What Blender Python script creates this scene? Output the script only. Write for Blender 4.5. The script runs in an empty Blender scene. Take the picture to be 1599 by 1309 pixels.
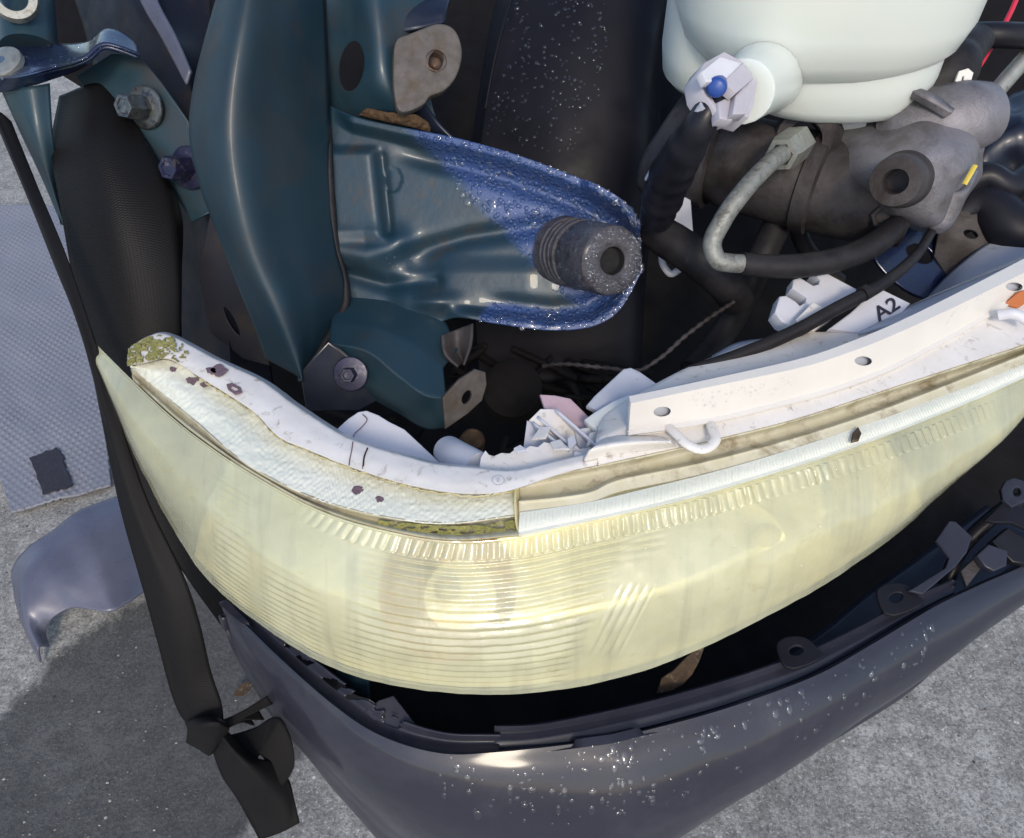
import bpy, bmesh, math, random
import numpy as np
from mathutils import Vector, Matrix
random.seed(7); rng = np.random.default_rng(7)
SC = bpy.context.scene; COL = SC.collection

# ------------------------------------------------------------------ camera
F = 1255.0; CX, CY = 799.5, 654.5          # focal length and centre in photo pixels
CAM = np.array([0.0, 0.0, 1.15]); S = math.sqrt(0.5)
RT = np.array([1.0, 0, 0]); VW = np.array([0, S, -S]); UP = np.array([0, S, S])
cd = bpy.data.cameras.new('camera'); cam = bpy.data.objects.new('camera', cd); COL.objects.link(cam)
cam.location = CAM; cam.rotation_euler = (math.radians(45), 0, 0)
cd.sensor_fit = 'HORIZONTAL'; cd.angle = 2 * math.atan(799.5 / F); cd.clip_start = 0.02; cd.clip_end = 200
SC.camera = cam
# ------------------------------------------------------------------ sky, sun, exposure
SUN = Vector((0.07, -0.74, 0.62)).normalized()
w = bpy.data.worlds.new('World'); SC.world = w; w.use_nodes = True
nt = w.node_tree; bg = nt.nodes['Background']; sky = nt.nodes.new('ShaderNodeTexSky'); sky.sky_type = 'NISHITA'
sky.sun_disc = False; sky.sun_elevation = math.asin(SUN.z); sky.sun_rotation = math.atan2(SUN.x, SUN.y)
sky.air_density = 1.0; sky.dust_density = 1.5
nt.links.new(sky.outputs[0], bg.inputs[0]); bg.inputs[1].default_value = 0.15
sl = bpy.data.lights.new('sun', 'SUN'); sl.energy = 1.1; sl.angle = math.radians(11.0); sl.color = (1.0, 0.88, 0.70)
so = bpy.data.objects.new('sun', sl); COL.objects.link(so); so.rotation_euler = SUN.to_track_quat('Z', 'Y').to_euler()
vs = SC.view_settings; vs.view_transform = 'Standard'; vs.look = 'None'; vs.gamma = 1; vs.exposure = 0.68; vs.use_curve_mapping = False
SC.cycles.use_denoising = True; SC.cycles.max_bounces = 8; SC.cycles.transmission_bounces = 6
SC.cycles.sample_clamp_indirect = 4; SC.cycles.caustics_reflective = False; SC.cycles.caustics_refractive = False

# ------------------------------------------------------------------ measuring helpers
def U(x, y, d):                              # point at photo pixel, d metres along the lens axis
    return CAM + d * ((x - CX) / F * RT - (y - CY) / F * UP + VW)
def DZ(y, z): return (CAM[2] - z) / (S * (1 + (y - CY) / F))
def UZ(x, y, z): return U(x, y, DZ(y, z))     # point at photo pixel at height z
def PX(P):
    q = np.asarray(P) - CAM; d = q @ VW
    return CX + F * (q @ RT) / d, CY - F * (q @ UP) / d, d
def L3(pts): return [U(*p) for p in pts]
def LZ(pts): return [UZ(*p) for p in pts]

def spline(P, n, kinks=(), t=None):
    P = np.asarray(P, float); m = len(P)
    if m == 1: return np.repeat(P, n, 0)
    if t is None:
        c = np.r_[0, np.cumsum(np.linalg.norm(np.diff(P, axis=0), axis=1) + 1e-9)]
        t = c / c[-1]
    t = np.asarray(t, float)
    s = np.diff(P, axis=0) / np.diff(t)[:, None]
    Tin = np.zeros_like(P); Tout = np.zeros_like(P)
    for i in range(m):
        if i == 0: Tin[i] = Tout[i] = s[0]
        elif i == m - 1: Tin[i] = Tout[i] = s[-1]
        elif i in kinks: Tin[i] = s[i-1]; Tout[i] = s[i]
        else:
            h0, h1 = t[i]-t[i-1], t[i+1]-t[i]
            Tin[i] = Tout[i] = (s[i-1]*h1 + s[i]*h0) / (h0+h1)
    q = np.linspace(0, 1, n); k = np.clip(np.searchsorted(t, q, side='right') - 1, 0, m - 2)
    h = (t[k+1]-t[k])[:, None]; a = ((q - t[k])[:, None]) / h
    h00 = 2*a**3-3*a**2+1; h10 = a**3-2*a**2+a; h01 = -2*a**3+3*a**2; h11 = a**3-a**2
    return h00*P[k] + h10*h*Tout[k] + h01*P[k+1] + h11*h*Tin[k+1]

def grid_of(rows, nu, nv, uk=(), vk=(), align=False):
    R = []
    for r in rows:
        t = np.linspace(0, 1, len(r)) if align else None
        R.append(spline(r, nu, uk, t))
    R = np.array(R)                          # nr, nu, 3
    m = len(R); q = np.linspace(0, 1, m)
    G = np.zeros((nv, nu, 3)); flat = R.reshape(m, -1)
    return spline(flat, nv, vk, q).reshape(nv, nu, 3)

def normals_of(G):
    du = np.gradient(G, axis=1); dv = np.gradient(G, axis=0)
    N = np.cross(du, dv); N /= np.linalg.norm(N, axis=2, keepdims=True) + 1e-12
    flip = np.sum(N * (CAM - G), axis=2) < 0
    if flip.mean() > 0.5: N = -N
    return N

def vnoise(x, y, seed=0):
    x = np.asarray(x, float); y = np.asarray(y, float)
    xi = np.floor(x).astype(int); yi = np.floor(y).astype(int); xf = x-xi; yf = y-yi
    def h(a, b): 
        v = np.sin(a*127.1 + b*311.7 + seed*74.7) * 43758.5453
        return v - np.floor(v)
    u = xf*xf*(3-2*xf); v = yf*yf*(3-2*yf)
    return (h(xi,yi)*(1-u)+h(xi+1,yi)*u)*(1-v) + (h(xi,yi+1)*(1-u)+h(xi+1,yi+1)*u)*v
def sst(a, b, x):
    t = np.clip((x-a)/(b-a), 0, 1); return t*t*(3-2*t)
def dpoly(x, y, pts):                        # distance in pixels to a polyline
    best = np.full(np.shape(x), 1e9)
    for (x0, y0), (x1, y1) in zip(pts[:-1], pts[1:]):
        vx, vy = x1-x0, y1-y0; L = vx*vx+vy*vy
        t = np.clip(((x-x0)*vx+(y-y0)*vy)/L, 0, 1)
        best = np.minimum(best, np.hypot(x-(x0+t*vx), y-(y0+t*vy)))
    return best
def inpoly(x, y, pts):
    r = np.zeros(np.shape(x), bool); n = len(pts)
    for i in range(n):
        x0, y0 = pts[i]; x1, y1 = pts[(i+1) % n]
        c = ((y0 > y) != (y1 > y)) & (x < (x1-x0)*(y-y0)/(y1-y0+1e-12)+x0)
        r ^= c
    return r

# ------------------------------------------------------------------ object helpers
def tag(o, label, cat, group=None):
    o['label'] = label; o['category'] = cat
    if group: o['group'] = group
    return o
def thing(name, label, cat, loc=(0, 0, 0), group=None):
    o = bpy.data.objects.new(name, None); COL.objects.link(o); o.empty_display_size = 0.02
    o.location = Vector(loc); return tag(o, label, cat, group)
def link(name, me, m, parent=None):
    o = bpy.data.objects.new(name, me); COL.objects.link(o)
    if m is not None and len(me.materials) == 0: me.materials.append(m)
    if parent is not None:
        o.parent = parent
        l = Vector((0, 0, 0)); p = parent
        while p is not None: l += p.location; p = p.parent
        o.location = -l
    return o
def smooth(me, ang=40):
    me.shade_smooth(); me.set_sharp_from_angle(angle=math.radians(ang))
def mesh_from(V, Fc, name='m', ang=40):
    me = bpy.data.meshes.new(name); me.from_pydata([tuple(v) for v in V], [], [tuple(f) for f in Fc]); me.update()
    smooth(me, ang); return me
def grid_mesh(G, ang=40, keep=None, closed_u=False):
    nv, nu = G.shape[:2]; idx = np.arange(nv*nu).reshape(nv, nu)
    if closed_u: idx = np.c_[idx, idx[:, :1]]
    q = np.stack([idx[:-1, :-1], idx[:-1, 1:], idx[1:, 1:], idx[1:, :-1]], -1).reshape(-1, 4)
    if keep is not None: q = q[keep[:-1, :-1].reshape(-1)]
    me = bpy.data.meshes.new('m'); V = G.reshape(-1, 3)
    me.vertices.add(len(V)); me.vertices.foreach_set('co', V.astype(np.float32).ravel())
    me.loops.add(len(q)*4); me.loops.foreach_set('vertex_index', q.astype(np.int32).ravel())
    me.polygons.add(len(q)); me.polygons.foreach_set('loop_start', np.arange(0, len(q)*4, 4, dtype=np.int32))
    me.polygons.foreach_set('loop_total', np.full(len(q), 4, np.int32)); me.update(calc_edges=True); me.validate()
    smooth(me, ang); return me
def sheet(name, rows, m, parent=None, nu=60, nv=24, thick=0.002, uk=(), vk=(), disp=None, align=False, ang=40, keepf=None, wob=0.0):
    G = grid_of(rows, nu, nv, uk, vk, align); N = normals_of(G)
    Uu, Vv = np.meshgrid(np.linspace(0, 1, nu), np.linspace(0, 1, nv))
    if disp is not None:
        x, y, d = PX(G); G = G + N * disp(Uu, Vv, x, y, G)[..., None]
    if wob: G = G + N * (wob*(vnoise(Uu*9, Vv*5, 3)-0.5))[..., None]
    keep = None
    if keepf is not None:
        x, y, d = PX(G); keep = keepf(Uu, Vv, x, y)
    me = grid_mesh(G, ang, keep)
    # make faces look towards the camera so that thickness grows away from it
    bm = bmesh.new(); bm.from_mesh(me); c = 0
    for f in bm.faces:
        c += 1 if (Vector(CAM) - f.calc_center_median()).dot(f.normal) > 0 else -1
    if c < 0: bmesh.ops.reverse_faces(bm, faces=bm.faces)
    bmesh.ops.delete(bm, geom=[v for v in bm.verts if not v.link_faces], context='VERTS')
    bm.to_mesh(me); bm.free(); smooth(me, ang)
    o = link(name, me, m, parent)
    if thick:
        md = o.modifiers.new('thickness', 'SOLIDIFY'); md.thickness = thick; md.offset = -1
    SHEETS[o.name] = (grid_of_final := G, normals_of(G)); return o
SHEETS = {}
def tube_mesh(P, R, seg=14, n=60, kinks=(), flat=1.0, caps=True, rib=None):
    C = spline(P, n, kinks); R = np.interp(np.linspace(0, 1, n), np.linspace(0, 1, len(np.atleast_1d(R))), np.atleast_1d(R)) if np.size(R) > 1 else np.full(n, float(np.atleast_1d(R)[0]))
    T = np.gradient(C, axis=0); T /= np.linalg.norm(T, axis=1, keepdims=True) + 1e-12
    a = np.array([0, 0, 1.0]); 
    if abs(T[0] @ a) > 0.9: a = np.array([1.0, 0, 0])
    Nn = np.cross(T[0], a); Nn /= np.linalg.norm(Nn); rings = []
    for i in range(n):
        Nn = Nn - T[i]*(Nn @ T[i]); Nn /= np.linalg.norm(Nn); B = np.cross(T[i], Nn)
        th = np.linspace(0, 2*np.pi, seg, endpoint=False)
        r = R[i] * (1 if rib is None else 1 + rib(i, n))
        rings.append(C[i] + r*(np.cos(th)[:, None]*Nn + flat*np.sin(th)[:, None]*B))
    V = np.concatenate(rings); Fc = []
    for i in range(n-1):
        for j in range(seg):
            k = (j+1) % seg; Fc.append((i*seg+j, i*seg+k, (i+1)*seg+k, (i+1)*seg+j))
    if caps: Fc.append(tuple(range(seg-1, -1, -1))); Fc.append(tuple(range((n-1)*seg, n*seg)))
    return mesh_from(V, Fc, ang=50)
def tube(name, P, R, m, parent=None, **k): return link(name, tube_mesh(P, R, **k), m, parent)
def frame(ax, upv=(0, 0, 1)):
    ax = np.asarray(ax, float); ax = ax/np.linalg.norm(ax); a = np.asarray(upv, float)
    if abs(ax @ a) > 0.95: a = np.array([1.0, 0, 0])
    u = np.cross(a, ax); u /= np.linalg.norm(u); return u, np.cross(ax, u), ax
def lathe_mesh(prof, p0, ax, seg=40, ang=35, wob=0):
    u, v, a = frame(ax); p0 = np.asarray(p0, float); V = []; Fc = []
    for r, t in prof:
        for j in range(seg):
            th = 2*np.pi*j/seg; rr = r*(1+wob*(vnoise(th*3, t*300)-.5)); V.append(p0 + a*t + rr*(np.cos(th)*u + np.sin(th)*v))
    for i in range(len(prof)-1):
        for j in range(seg):
            k = (j+1) % seg; Fc.append((i*seg+j, i*seg+k, (i+1)*seg+k, (i+1)*seg+j))
    return mesh_from(V, Fc, ang=ang)
def lathe(name, prof, p0, ax, m, parent=None, **k): return link(name, lathe_mesh(prof, p0, ax, **k), m, parent)
def plate_mesh(outline, thick, holes=(), bevel=0.0006, sm=0):
    P = np.array(outline); c = P.mean(0); _, _, Vt = np.linalg.svd(P - c)
    n = Vt[2]; 
    if n @ (CAM - c) < 0: n = -n
    u = Vt[0]; v = np.cross(n, u)
    cu = bpy.data.curves.new('c', 'CURVE'); cu.dimensions = '2D'; cu.fill_mode = 'BOTH'; cu.extrude = max(thick/2 - bevel, 1e-5); cu.bevel_depth = bevel; cu.bevel_resolution = 1
    for k, loop in enumerate([outline] + list(holes)):
        Q = np.array(loop) - c; q = np.c_[Q @ u, Q @ v]
        if sm and k == 0:
            q3 = np.c_[q, np.zeros(len(q))]; q3 = np.r_[q3[-2:], q3, q3[:3]]
            ss = spline(q3, sm*len(q3), t=np.linspace(0, 1, len(q3)))
            L = len(ss)/(len(q3)-1); q = ss[int(2*L):int((2+len(q))*L), :2]
        s = cu.splines.new('POLY'); s.points.add(len(q)-1); s.use_cyclic_u = True
        for i, (a, b) in enumerate(q): s.points[i].co = (a, b, 0, 1)
    ob = bpy.data.objects.new('t', cu); COL.objects.link(ob)
    dg = bpy.context.evaluated_depsgraph_get(); me = bpy.data.meshes.new_from_object(ob.evaluated_get(dg))
    bpy.data.objects.remove(ob); bpy.data.curves.remove(cu)
    M = Matrix(((u[0], v[0], n[0], c[0]-n[0]*thick/2), (u[1], v[1], n[1], c[1]-n[1]*thick/2), (u[2], v[2], n[2], c[2]-n[2]*thick/2), (0, 0, 0, 1)))
    me.transform(M); smooth(me, 40); return me
def plate(name, outline, thick, m, parent=None, holes=(), bevel=0.0006, sm=0):
    return link(name, plate_mesh(outline, thick, holes, bevel, sm), m, parent)
def oval(cx, cy, rx, ry, dfun, rot=0, n=28):
    o = []
    for i in range(n):
        t = 2*math.pi*i/n; a, b = rx*math.cos(t), ry*math.sin(t); r = math.radians(rot)
        x = cx + a*math.cos(r) - b*math.sin(r); y = cy + a*math.sin(r) + b*math.cos(r); o.append(U(x, y, dfun(x, y)))
    return o
def lin(x0, y0, d0, gx=0.0, gy=0.0): return lambda x, y: d0 + gx*(x-x0) + gy*(y-y0)
def PD(pts, f): return [U(x, y, f(x, y)) for x, y in pts]
def hexbolt(name, p, ax, r, h, m, parent, washer=1.7, wt=0.0015):
    u, v, a = frame(ax); p = np.asarray(p, float); V = []; Fc = []
    def ring(rad, t, seg, ph=0): 
        b = len(V)
        for j in range(seg):
            th = 2*np.pi*j/seg + ph; V.append(p + a*t + rad*(np.cos(th)*u+np.sin(th)*v))
        return list(range(b, b+seg))
    def join(A, B):
        for j in range(len(A)): k = (j+1) % len(A); Fc.append((A[j], A[k], B[k], B[j]))
    A = ring(r*washer, 0, 36); B = ring(r*washer, wt, 36); C = ring(r*washer*0.94, wt*1.6, 36); D = ring(r*1.02, wt*2.2, 36)
    join(A, B); join(B, C); join(C, D); Fc.append(tuple(D)); Fc.append(tuple(reversed(A)))
    A = ring(r, wt, 6); B = ring(r, h*.9, 6); C = ring(r*.88, h, 6); D = ring(r*.62, h, 6); E = ring(r*.55, h-.0012, 6)
    join(A, B); join(B, C); join(C, D); join(D, E); Fc.append(tuple(E))
    return link(name, mesh_from(V, Fc, ang=25), m, parent)
def cut(o, cutters):
    """cut openings through a mesh (the cutters are removed afterwards)"""
    for c in cutters:
        md = o.modifiers.new('cut', 'BOOLEAN'); md.operation = 'DIFFERENCE'; md.object = c; md.solver = 'EXACT'
    bpy.context.view_layer.update(); dg = bpy.context.evaluated_depsgraph_get(); me = bpy.data.meshes.new_from_object(o.evaluated_get(dg))
    o.modifiers.clear(); o.data = me; smooth(me, 40)
    for c in cutters: bpy.data.objects.remove(c)
def cyl_cutter(p, ax, rx, ry, L, rot=0, seg=28):
    u, v, a = frame(ax); r = math.radians(rot); u, v = u*math.cos(r)+v*math.sin(r), v*math.cos(r)-u*math.sin(r); V = []; p = np.asarray(p)
    for t in (-L, L):
        for j in range(seg):
            th = 2*np.pi*j/seg; V.append(p + a*t + rx*np.cos(th)*u + ry*np.sin(th)*v)
    Fc = [tuple(range(seg-1, -1, -1)), tuple(range(seg, 2*seg))] + [(j, (j+1) % seg, seg+(j+1) % seg, seg+j) for j in range(seg)]
    me = bpy.data.meshes.new('c'); me.from_pydata([tuple(q) for q in V], [], Fc)
    bm = bmesh.new(); bm.from_mesh(me); bmesh.ops.recalc_face_normals(bm, faces=bm.faces); bm.to_mesh(me); bm.free()
    return link('cutter', me, None)
_ico = None
def drops(name, src, n, m, parent, rmin=.0006, rmax=.0018, region=None, dens=None, flat=.55, streak=0):
    """water beads sitting on the surface of a sheet"""
    global _ico
    if _ico is None:
        bm = bmesh.new(); bmesh.ops.create_icosphere(bm, subdivisions=2, radius=1); bm.verts.ensure_lookup_table()
        _ico = (np.array([v.co[:] for v in bm.verts]), np.array([[v.index for v in f.verts] for f in bm.faces])); bm.free()
    G, N = SHEETS[src.name]; nv, nu = G.shape[:2]; V = []; Fc = []; c = 0; tries = 0; b = 0
    while c < n and tries < n*60:
        tries += 1
        i = random.random()*(nv-1.001); j = random.random()*(nu-1.001); i0, j0 = int(i), int(j); fi, fj = i-i0, j-j0
        p = (G[i0, j0]*(1-fj)+G[i0, j0+1]*fj)*(1-fi) + (G[i0+1, j0]*(1-fj)+G[i0+1, j0+1]*fj)*fi; nn = N[i0, j0]
        x, y, d = PX(p)
        if not (-40 < x < 1640 and -40 < y < 1350): continue
        if region is not None and not inpoly(np.array(x), np.array(y), region): continue
        if dens is not None and random.random() > dens(x, y): continue
        r = rmin + (rmax-rmin)*random.random()**3
        u, v, a = frame(nn); th = random.random()*6.28; u, v = u*math.cos(th)+v*math.sin(th), v*math.cos(th)-u*math.sin(th)
        s1 = r*(0.75+.5*random.random()); s2 = r*(0.75+.5*random.random())
        dn = np.array([0, 0, -1.0]); dn = dn - nn*(dn @ nn)
        if streak and random.random() < streak and np.linalg.norm(dn) > .2:
            v = dn/np.linalg.norm(dn); u = np.cross(v, nn); s2 *= 1.1+.9*random.random()
        q = _ico[0]; z = np.maximum(q[:, 2], -.25)
        V.append(p + s1*q[:, :1]*u + s2*q[:, 1:2]*v + (r*flat*z)[:, None]*nn); Fc.append(_ico[1]+b); b += len(q); c += 1
    if not V: return None
    V = np.concatenate(V); Fc = np.concatenate(Fc)
    me = bpy.data.meshes.new('d'); me.from_pydata(V.tolist(), [], Fc.tolist()); me.shade_smooth()
    o = link(name, me, m, parent); o['kind'] = 'stuff'; return o

# ------------------------------------------------------------------ materials
def nodes(name):
    m = bpy.data.materials.new(name); m.use_nodes = True; t = m.node_tree; b = t.nodes['Principled BSDF']; return m, t, b
def N_(t, typ, **k):
    n = t.nodes.new(typ)
    for a, v in k.items():
        if a.startswith('i_'): n.inputs[a[2:].replace('_', ' ')].default_value = v
        else: setattr(n, a, v)
    return n
def noise(t, scale, detail=6, rough=.6, dist=0.0, vec=None):
    n = N_(t, 'ShaderNodeTexNoise'); n.inputs['Scale'].default_value = scale; n.inputs['Detail'].default_value = detail
    n.inputs['Roughness'].default_value = rough; n.inputs['Distortion'].default_value = dist
    t.links.new((vec or coord(t)), n.inputs['Vector']); return n.outputs['Fac']
def coord(t):
    for n in t.nodes:
        if n.type == 'NEW_GEOMETRY': return n.outputs['Position']
    return t.nodes.new('ShaderNodeNewGeometry').outputs['Position']
def ramp(t, src, stops):
    r = t.nodes.new('ShaderNodeValToRGB'); e = r.color_ramp.elements
    while len(e) < len(stops): e.new(0.5)
    for el, (p, c) in zip(e, stops):
        el.position = p; el.color = (c, c, c, 1) if np.isscalar(c) else (*c, 1)
    t.links.new(src, r.inputs[0]); return r.outputs[0]
def mixc(t, f, a, b):
    m = N_(t, 'ShaderNodeMix', data_type='RGBA')
    for s, v in ((m.inputs[0], f), (m.inputs[6], a), (m.inputs[7], b)):
        if isinstance(v, bpy.types.NodeSocket): t.links.new(v, s)
        elif isinstance(v, (int, float)): s.default_value = v
        else: s.default_value = (*v, 1)
    return m.outputs[2]
def bump(t, b, h, strength=.3, dist=.001, inp='Normal'):
    n = t.nodes.new('ShaderNodeBump'); n.inputs['Strength'].default_value = strength; n.inputs['Distance'].default_value = dist
    t.links.new(h, n.inputs['Height'])
    if b.inputs[inp].is_linked: t.links.new(b.inputs[inp].links[0].from_socket, n.inputs['Normal'])
    t.links.new(n.outputs[0], b.inputs[inp])
def setp(b, **k):
    for a, v in k.items(): 
        s = b.inputs[a.replace('_', ' ')]
        s.default_value = (*v, 1) if isinstance(v, tuple) and len(v) == 3 and s.type == 'RGBA' else v
def simple(name, c, rough=.5, metal=0, coat=0, var=None, vs_=60, bmp=0, bs=400, bd=.0006, spec=.5, dirt=None, ds=40, dt=(.55, .7), rvar=.12):
    m, t, b = nodes(name); setp(b, Roughness=rough, Metallic=metal, Coat_Weight=coat, Specular_IOR_Level=spec); b.inputs['Coat Roughness'].default_value = .12
    col = c
    if var is not None: col = mixc(t, ramp(t, noise(t, vs_, 8, .65), [(.35, 0), (.65, 1)]), c, var)
    if dirt is not None: col = mixc(t, ramp(t, noise(t, ds, 10, .7, .4), [(dt[0], 0), (dt[1], 1)]), col, dirt)
    if isinstance(col, tuple): b.inputs['Base Color'].default_value = (*col, 1)
    else: t.links.new(col, b.inputs['Base Color'])
    rr = ramp(t, noise(t, vs_*1.7, 6), [(.3, max(rough-rvar, .03)), (.7, min(rough+rvar, 1))]); t.links.new(rr, b.inputs['Roughness'])
    if bmp: bump(t, b, noise(t, bs, 8, .7), bmp, bd)
    return m
M = {}
M['teal'] = simple('teal_paint', (.009, .032, .051), .46, .12, .1, var=(.014, .037, .050), vs_=14, dirt=(.032, .029, .026), ds=18, dt=(.5, .72), bmp=.05, bs=180)
M['post'] = simple('shaded_teal_paint', (.0055, .020, .033), .55, .05, .06, var=(.008, .027, .040), vs_=9, dirt=(.022, .022, .022), ds=14, dt=(.5, .75), bmp=.04, bs=180)  # darker copy of the teal, with the post's shade in its colour
M['inner'] = simple('inner_wing_paint', (.0045, .006, .016), .5, .1, 0, var=(.008, .008, .014), vs_=20, dirt=(.02, .015, .011), ds=25, dt=(.5, .7), spec=.25)
M['navybolt'] = simple('navy_bolt', (.012, .014, .05), .42, .3, .1, var=(.02, .02, .045), vs_=200, dirt=(.12, .11, .10), ds=220, dt=(.55, .68))
M['olivebolt'] = simple('olive_bolt', (.16, .17, .15), .35, .7, 0, var=(.07, .08, .10), vs_=160, dirt=(.03, .03, .05), ds=180, dt=(.5, .65))
M['indigo'] = simple('indigo_paint', (.010, .016, .062), .28, .3, .6, var=(.012, .024, .05), vs_=30, dirt=(.03, .04, .04), ds=60, dt=(.58, .72), bmp=.3, bs=250)
M['blue'] = simple('wet_blue_paint', (.018, .045, .20), .25, .35, .6, var=(.02, .06, .22), vs_=20, dirt=(.03, .03, .05), ds=60, dt=(.62, .75))
M['navy'] = simple('navy_paint', (.006, .009, .024), .4, .2, .12, var=(.014, .02, .035), vs_=20, dirt=(.03, .022, .016), ds=30, dt=(.55, .75))
M['bay'] = simple('grimy_shade_black', (.0035, .003, .004), .8, 0, 0, var=(.006, .005, .005), vs_=25, dirt=(.02, .013, .009), ds=35, dt=(.68, .8), spec=.2)
M['plastic'] = simple('black_plastic', (.008, .008, .012), .40, 0, 0, var=(.013, .013, .018), vs_=30, bmp=.08, bs=900, spec=.22)
M['duct'] = simple('duct_plastic', (.006, .006, .010), .5, 0, 0, var=(.009, .009, .014), vs_=20, spec=.16, bmp=.08, bs=700)
M['rubber'] = simple('black_rubber', (.010, .009, .011), .55, 0, 0, var=(.022, .02, .021), vs_=60, bmp=.35, bs=300, spec=.22, dirt=(.05, .045, .04), ds=140, dt=(.62, .75))
M['grimemetal'] = simple('grimy_steel', (.060, .053, .047), .7, .1, 0, var=(.10, .09, .085), vs_=90, dirt=(.07, .05, .035), ds=70, dt=(.5, .68), bmp=.35, bs=500)
M['rust'] = simple('rusty_dirt', (.05, .026, .012), .9, 0, 0, var=(.11, .065, .03), vs_=150, bmp=.8, bs=400, bd=.002)
M['cast'] = simple('cast_alloy', (.21, .20, .215), .5, .5, 0, var=(.22, .21, .23), vs_=35, dirt=(.07, .06, .052), ds=20, dt=(.45, .72), bmp=.6, bs=420, bd=.0012)
M['castd'] = simple('dark_casting', (.042, .037, .04), .6, .3, 0, var=(.075, .066, .066), vs_=28, dirt=(.022, .016, .013), ds=24, dt=(.45, .68), bmp=.5, bs=380, bd=.0012, spec=.3)
M['pipe'] = simple('dull_pipe', (.17, .18, .165), .5, .35, 0, var=(.25, .25, .23), vs_=200, dirt=(.07, .06, .05), ds=160, dt=(.5, .68), bmp=.5, bs=700)
M['zinc'] = simple('zinc_steel', (.36, .36, .33), .45, .7, 0, var=(.3, .3, .26), vs_=120, dirt=(.1, .08, .05), ds=110, dt=(.55, .7))
M['boss'] = simple('wet_grey_boss', (.05, .046, .056), .5, .15, .15, var=(.085, .08, .09), vs_=140, dirt=(.025, .02, .022), ds=90, dt=(.5, .66), bmp=.9, bs=330, bd=.002)
M['white'] = simple('white_plastic', (.71, .68, .65), .38, 0, .1, var=(.63, .60, .56), vs_=30, dirt=(.32, .28, .23), ds=110, dt=(.56, .70), bmp=.06, bs=500)
M['whiteclean'] = simple('pale_plastic', (.60, .60, .64), .45, 0, 0, var=(.54, .54, .58), vs_=30, dirt=(.35, .31, .27), ds=60, dt=(.68, .8))
M['cream'] = simple('cream_plastic', (.66, .63, .58), .36, 0, .15, var=(.62, .59, .55), vs_=25, dirt=(.45, .38, .30), ds=50, dt=(.70, .82))
M['greyside'] = simple('grey_plastic', (.42, .44, .50), .45, 0, 0, var=(.36, .38, .44), vs_=30, dirt=(.14, .12, .11), ds=55, dt=(.6, .75))
M['pink'] = simple('pink_plastic', (.50, .36, .40), .45, 0, 0, var=(.42, .30, .34), vs_=60)
M['gold'] = simple('yellowed_sealant', (.42, .36, .15), .4, 0, .2, var=(.56, .50, .30), vs_=45, dirt=(.10, .07, .03), ds=55, dt=(.55, .68), bmp=.2, bs=300)
M['tan'] = simple('pale_tan_sealant', (.44, .40, .26), .45, 0, .1, var=(.54, .51, .40), vs_=30, dirt=(.20, .15, .07), ds=30, dt=(.5, .66), bmp=.15, bs=300)
M['moss'] = simple('moss_growth', (.20, .19, .05), .9, 0, 0, var=(.34, .31, .10), vs_=120, dirt=(.62, .6, .52), ds=100, dt=(.6, .66), bmp=1, bs=350, bd=.002)
M['greygreen'] = simple('grey_connector', (.40, .38, .42), .4, 0, 0, var=(.45, .43, .47), vs_=40)
M['bluecap'] = simple('blue_seal', (.018, .06, .26), .4)
M['bumper'] = simple('bumper_plastic', (.019, .020, .031), .42, 0, .42, var=(.026, .027, .041), vs_=9, dirt=(.044, .045, .058), ds=14, dt=(.5, .8), bmp=.5, bs=900, bd=.0005, rvar=.1, spec=.24)
M['red'] = simple('red_insulation', (.55, .02, .05), .35)
M['yellowbit'] = simple('straw_yellow', (.55, .42, .06), .6)
M['amber'] = simple('amber_plastic', (.38, .10, .015), .45)
M['leaf'] = simple('dead_leaf', (.075, .045, .02), .85, var=(.03, .018, .01), vs_=140, dirt=(.16, .12, .08), ds=120, dt=(.56, .66), bmp=.6, bs=250)
M['ink'] = simple('marker_ink', (.02, .015, .03), .5)
M['purple'] = simple('purple_grime', (.10, .06, .09), .7, var=(.16, .11, .12), vs_=300)
M['dark'] = simple('painted_hole_shade', (.004, .004, .004), .9)
M['copper'] = simple('rusty_thread', (.09, .055, .04), .5, .5, var=(.05, .03, .022), vs_=300)
M['patch'] = simple('dark_felt', (.014, .015, .026), .95, var=(.03, .03, .045), vs_=260, dirt=(.11, .11, .15), ds=420, dt=(.6, .68), bmp=.8, bs=600)

def mat_tank():
    m, t, b = nodes('milky_plastic'); setp(b, Roughness=.33, Subsurface_Weight=.65, Subsurface_Scale=.02)
    b.inputs['Subsurface Radius'].default_value = (.9, 1.0, .85)
    t.links.new(mixc(t, ramp(t, noise(t, 9, 4), [(.3, 0), (.7, 1)]), (.60, .65, .62), (.63, .655, .60)), b.inputs['Base Color'])
    bump(t, b, noise(t, 150, 4), .05, .001); return m
M['tank'] = mat_tank()
def mat_water():
    m, t, b = nodes('water'); o = t.nodes['Material Output']; t.nodes.remove(b)
    tr = t.nodes.new('ShaderNodeBsdfTransparent'); gl = t.nodes.new('ShaderNodeBsdfGlossy'); gl.inputs['Roughness'].default_value = .03
    lw = t.nodes.new('ShaderNodeLayerWeight'); lw.inputs[0].default_value = .35
    mr = N_(t, 'ShaderNodeMapRange'); mr.inputs['To Min'].default_value = .06; mr.inputs['To Max'].default_value = .22; t.links.new(lw.outputs['Facing'], mr.inputs[0])
    mx = t.nodes.new('ShaderNodeMixShader'); t.links.new(mr.outputs[0], mx.inputs[0])
    t.links.new(tr.outputs[0], mx.inputs[1]); t.links.new(gl.outputs[0], mx.inputs[2]); t.links.new(mx.outputs[0], o.inputs['Surface']); return m
M['water'] = mat_water()
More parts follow.
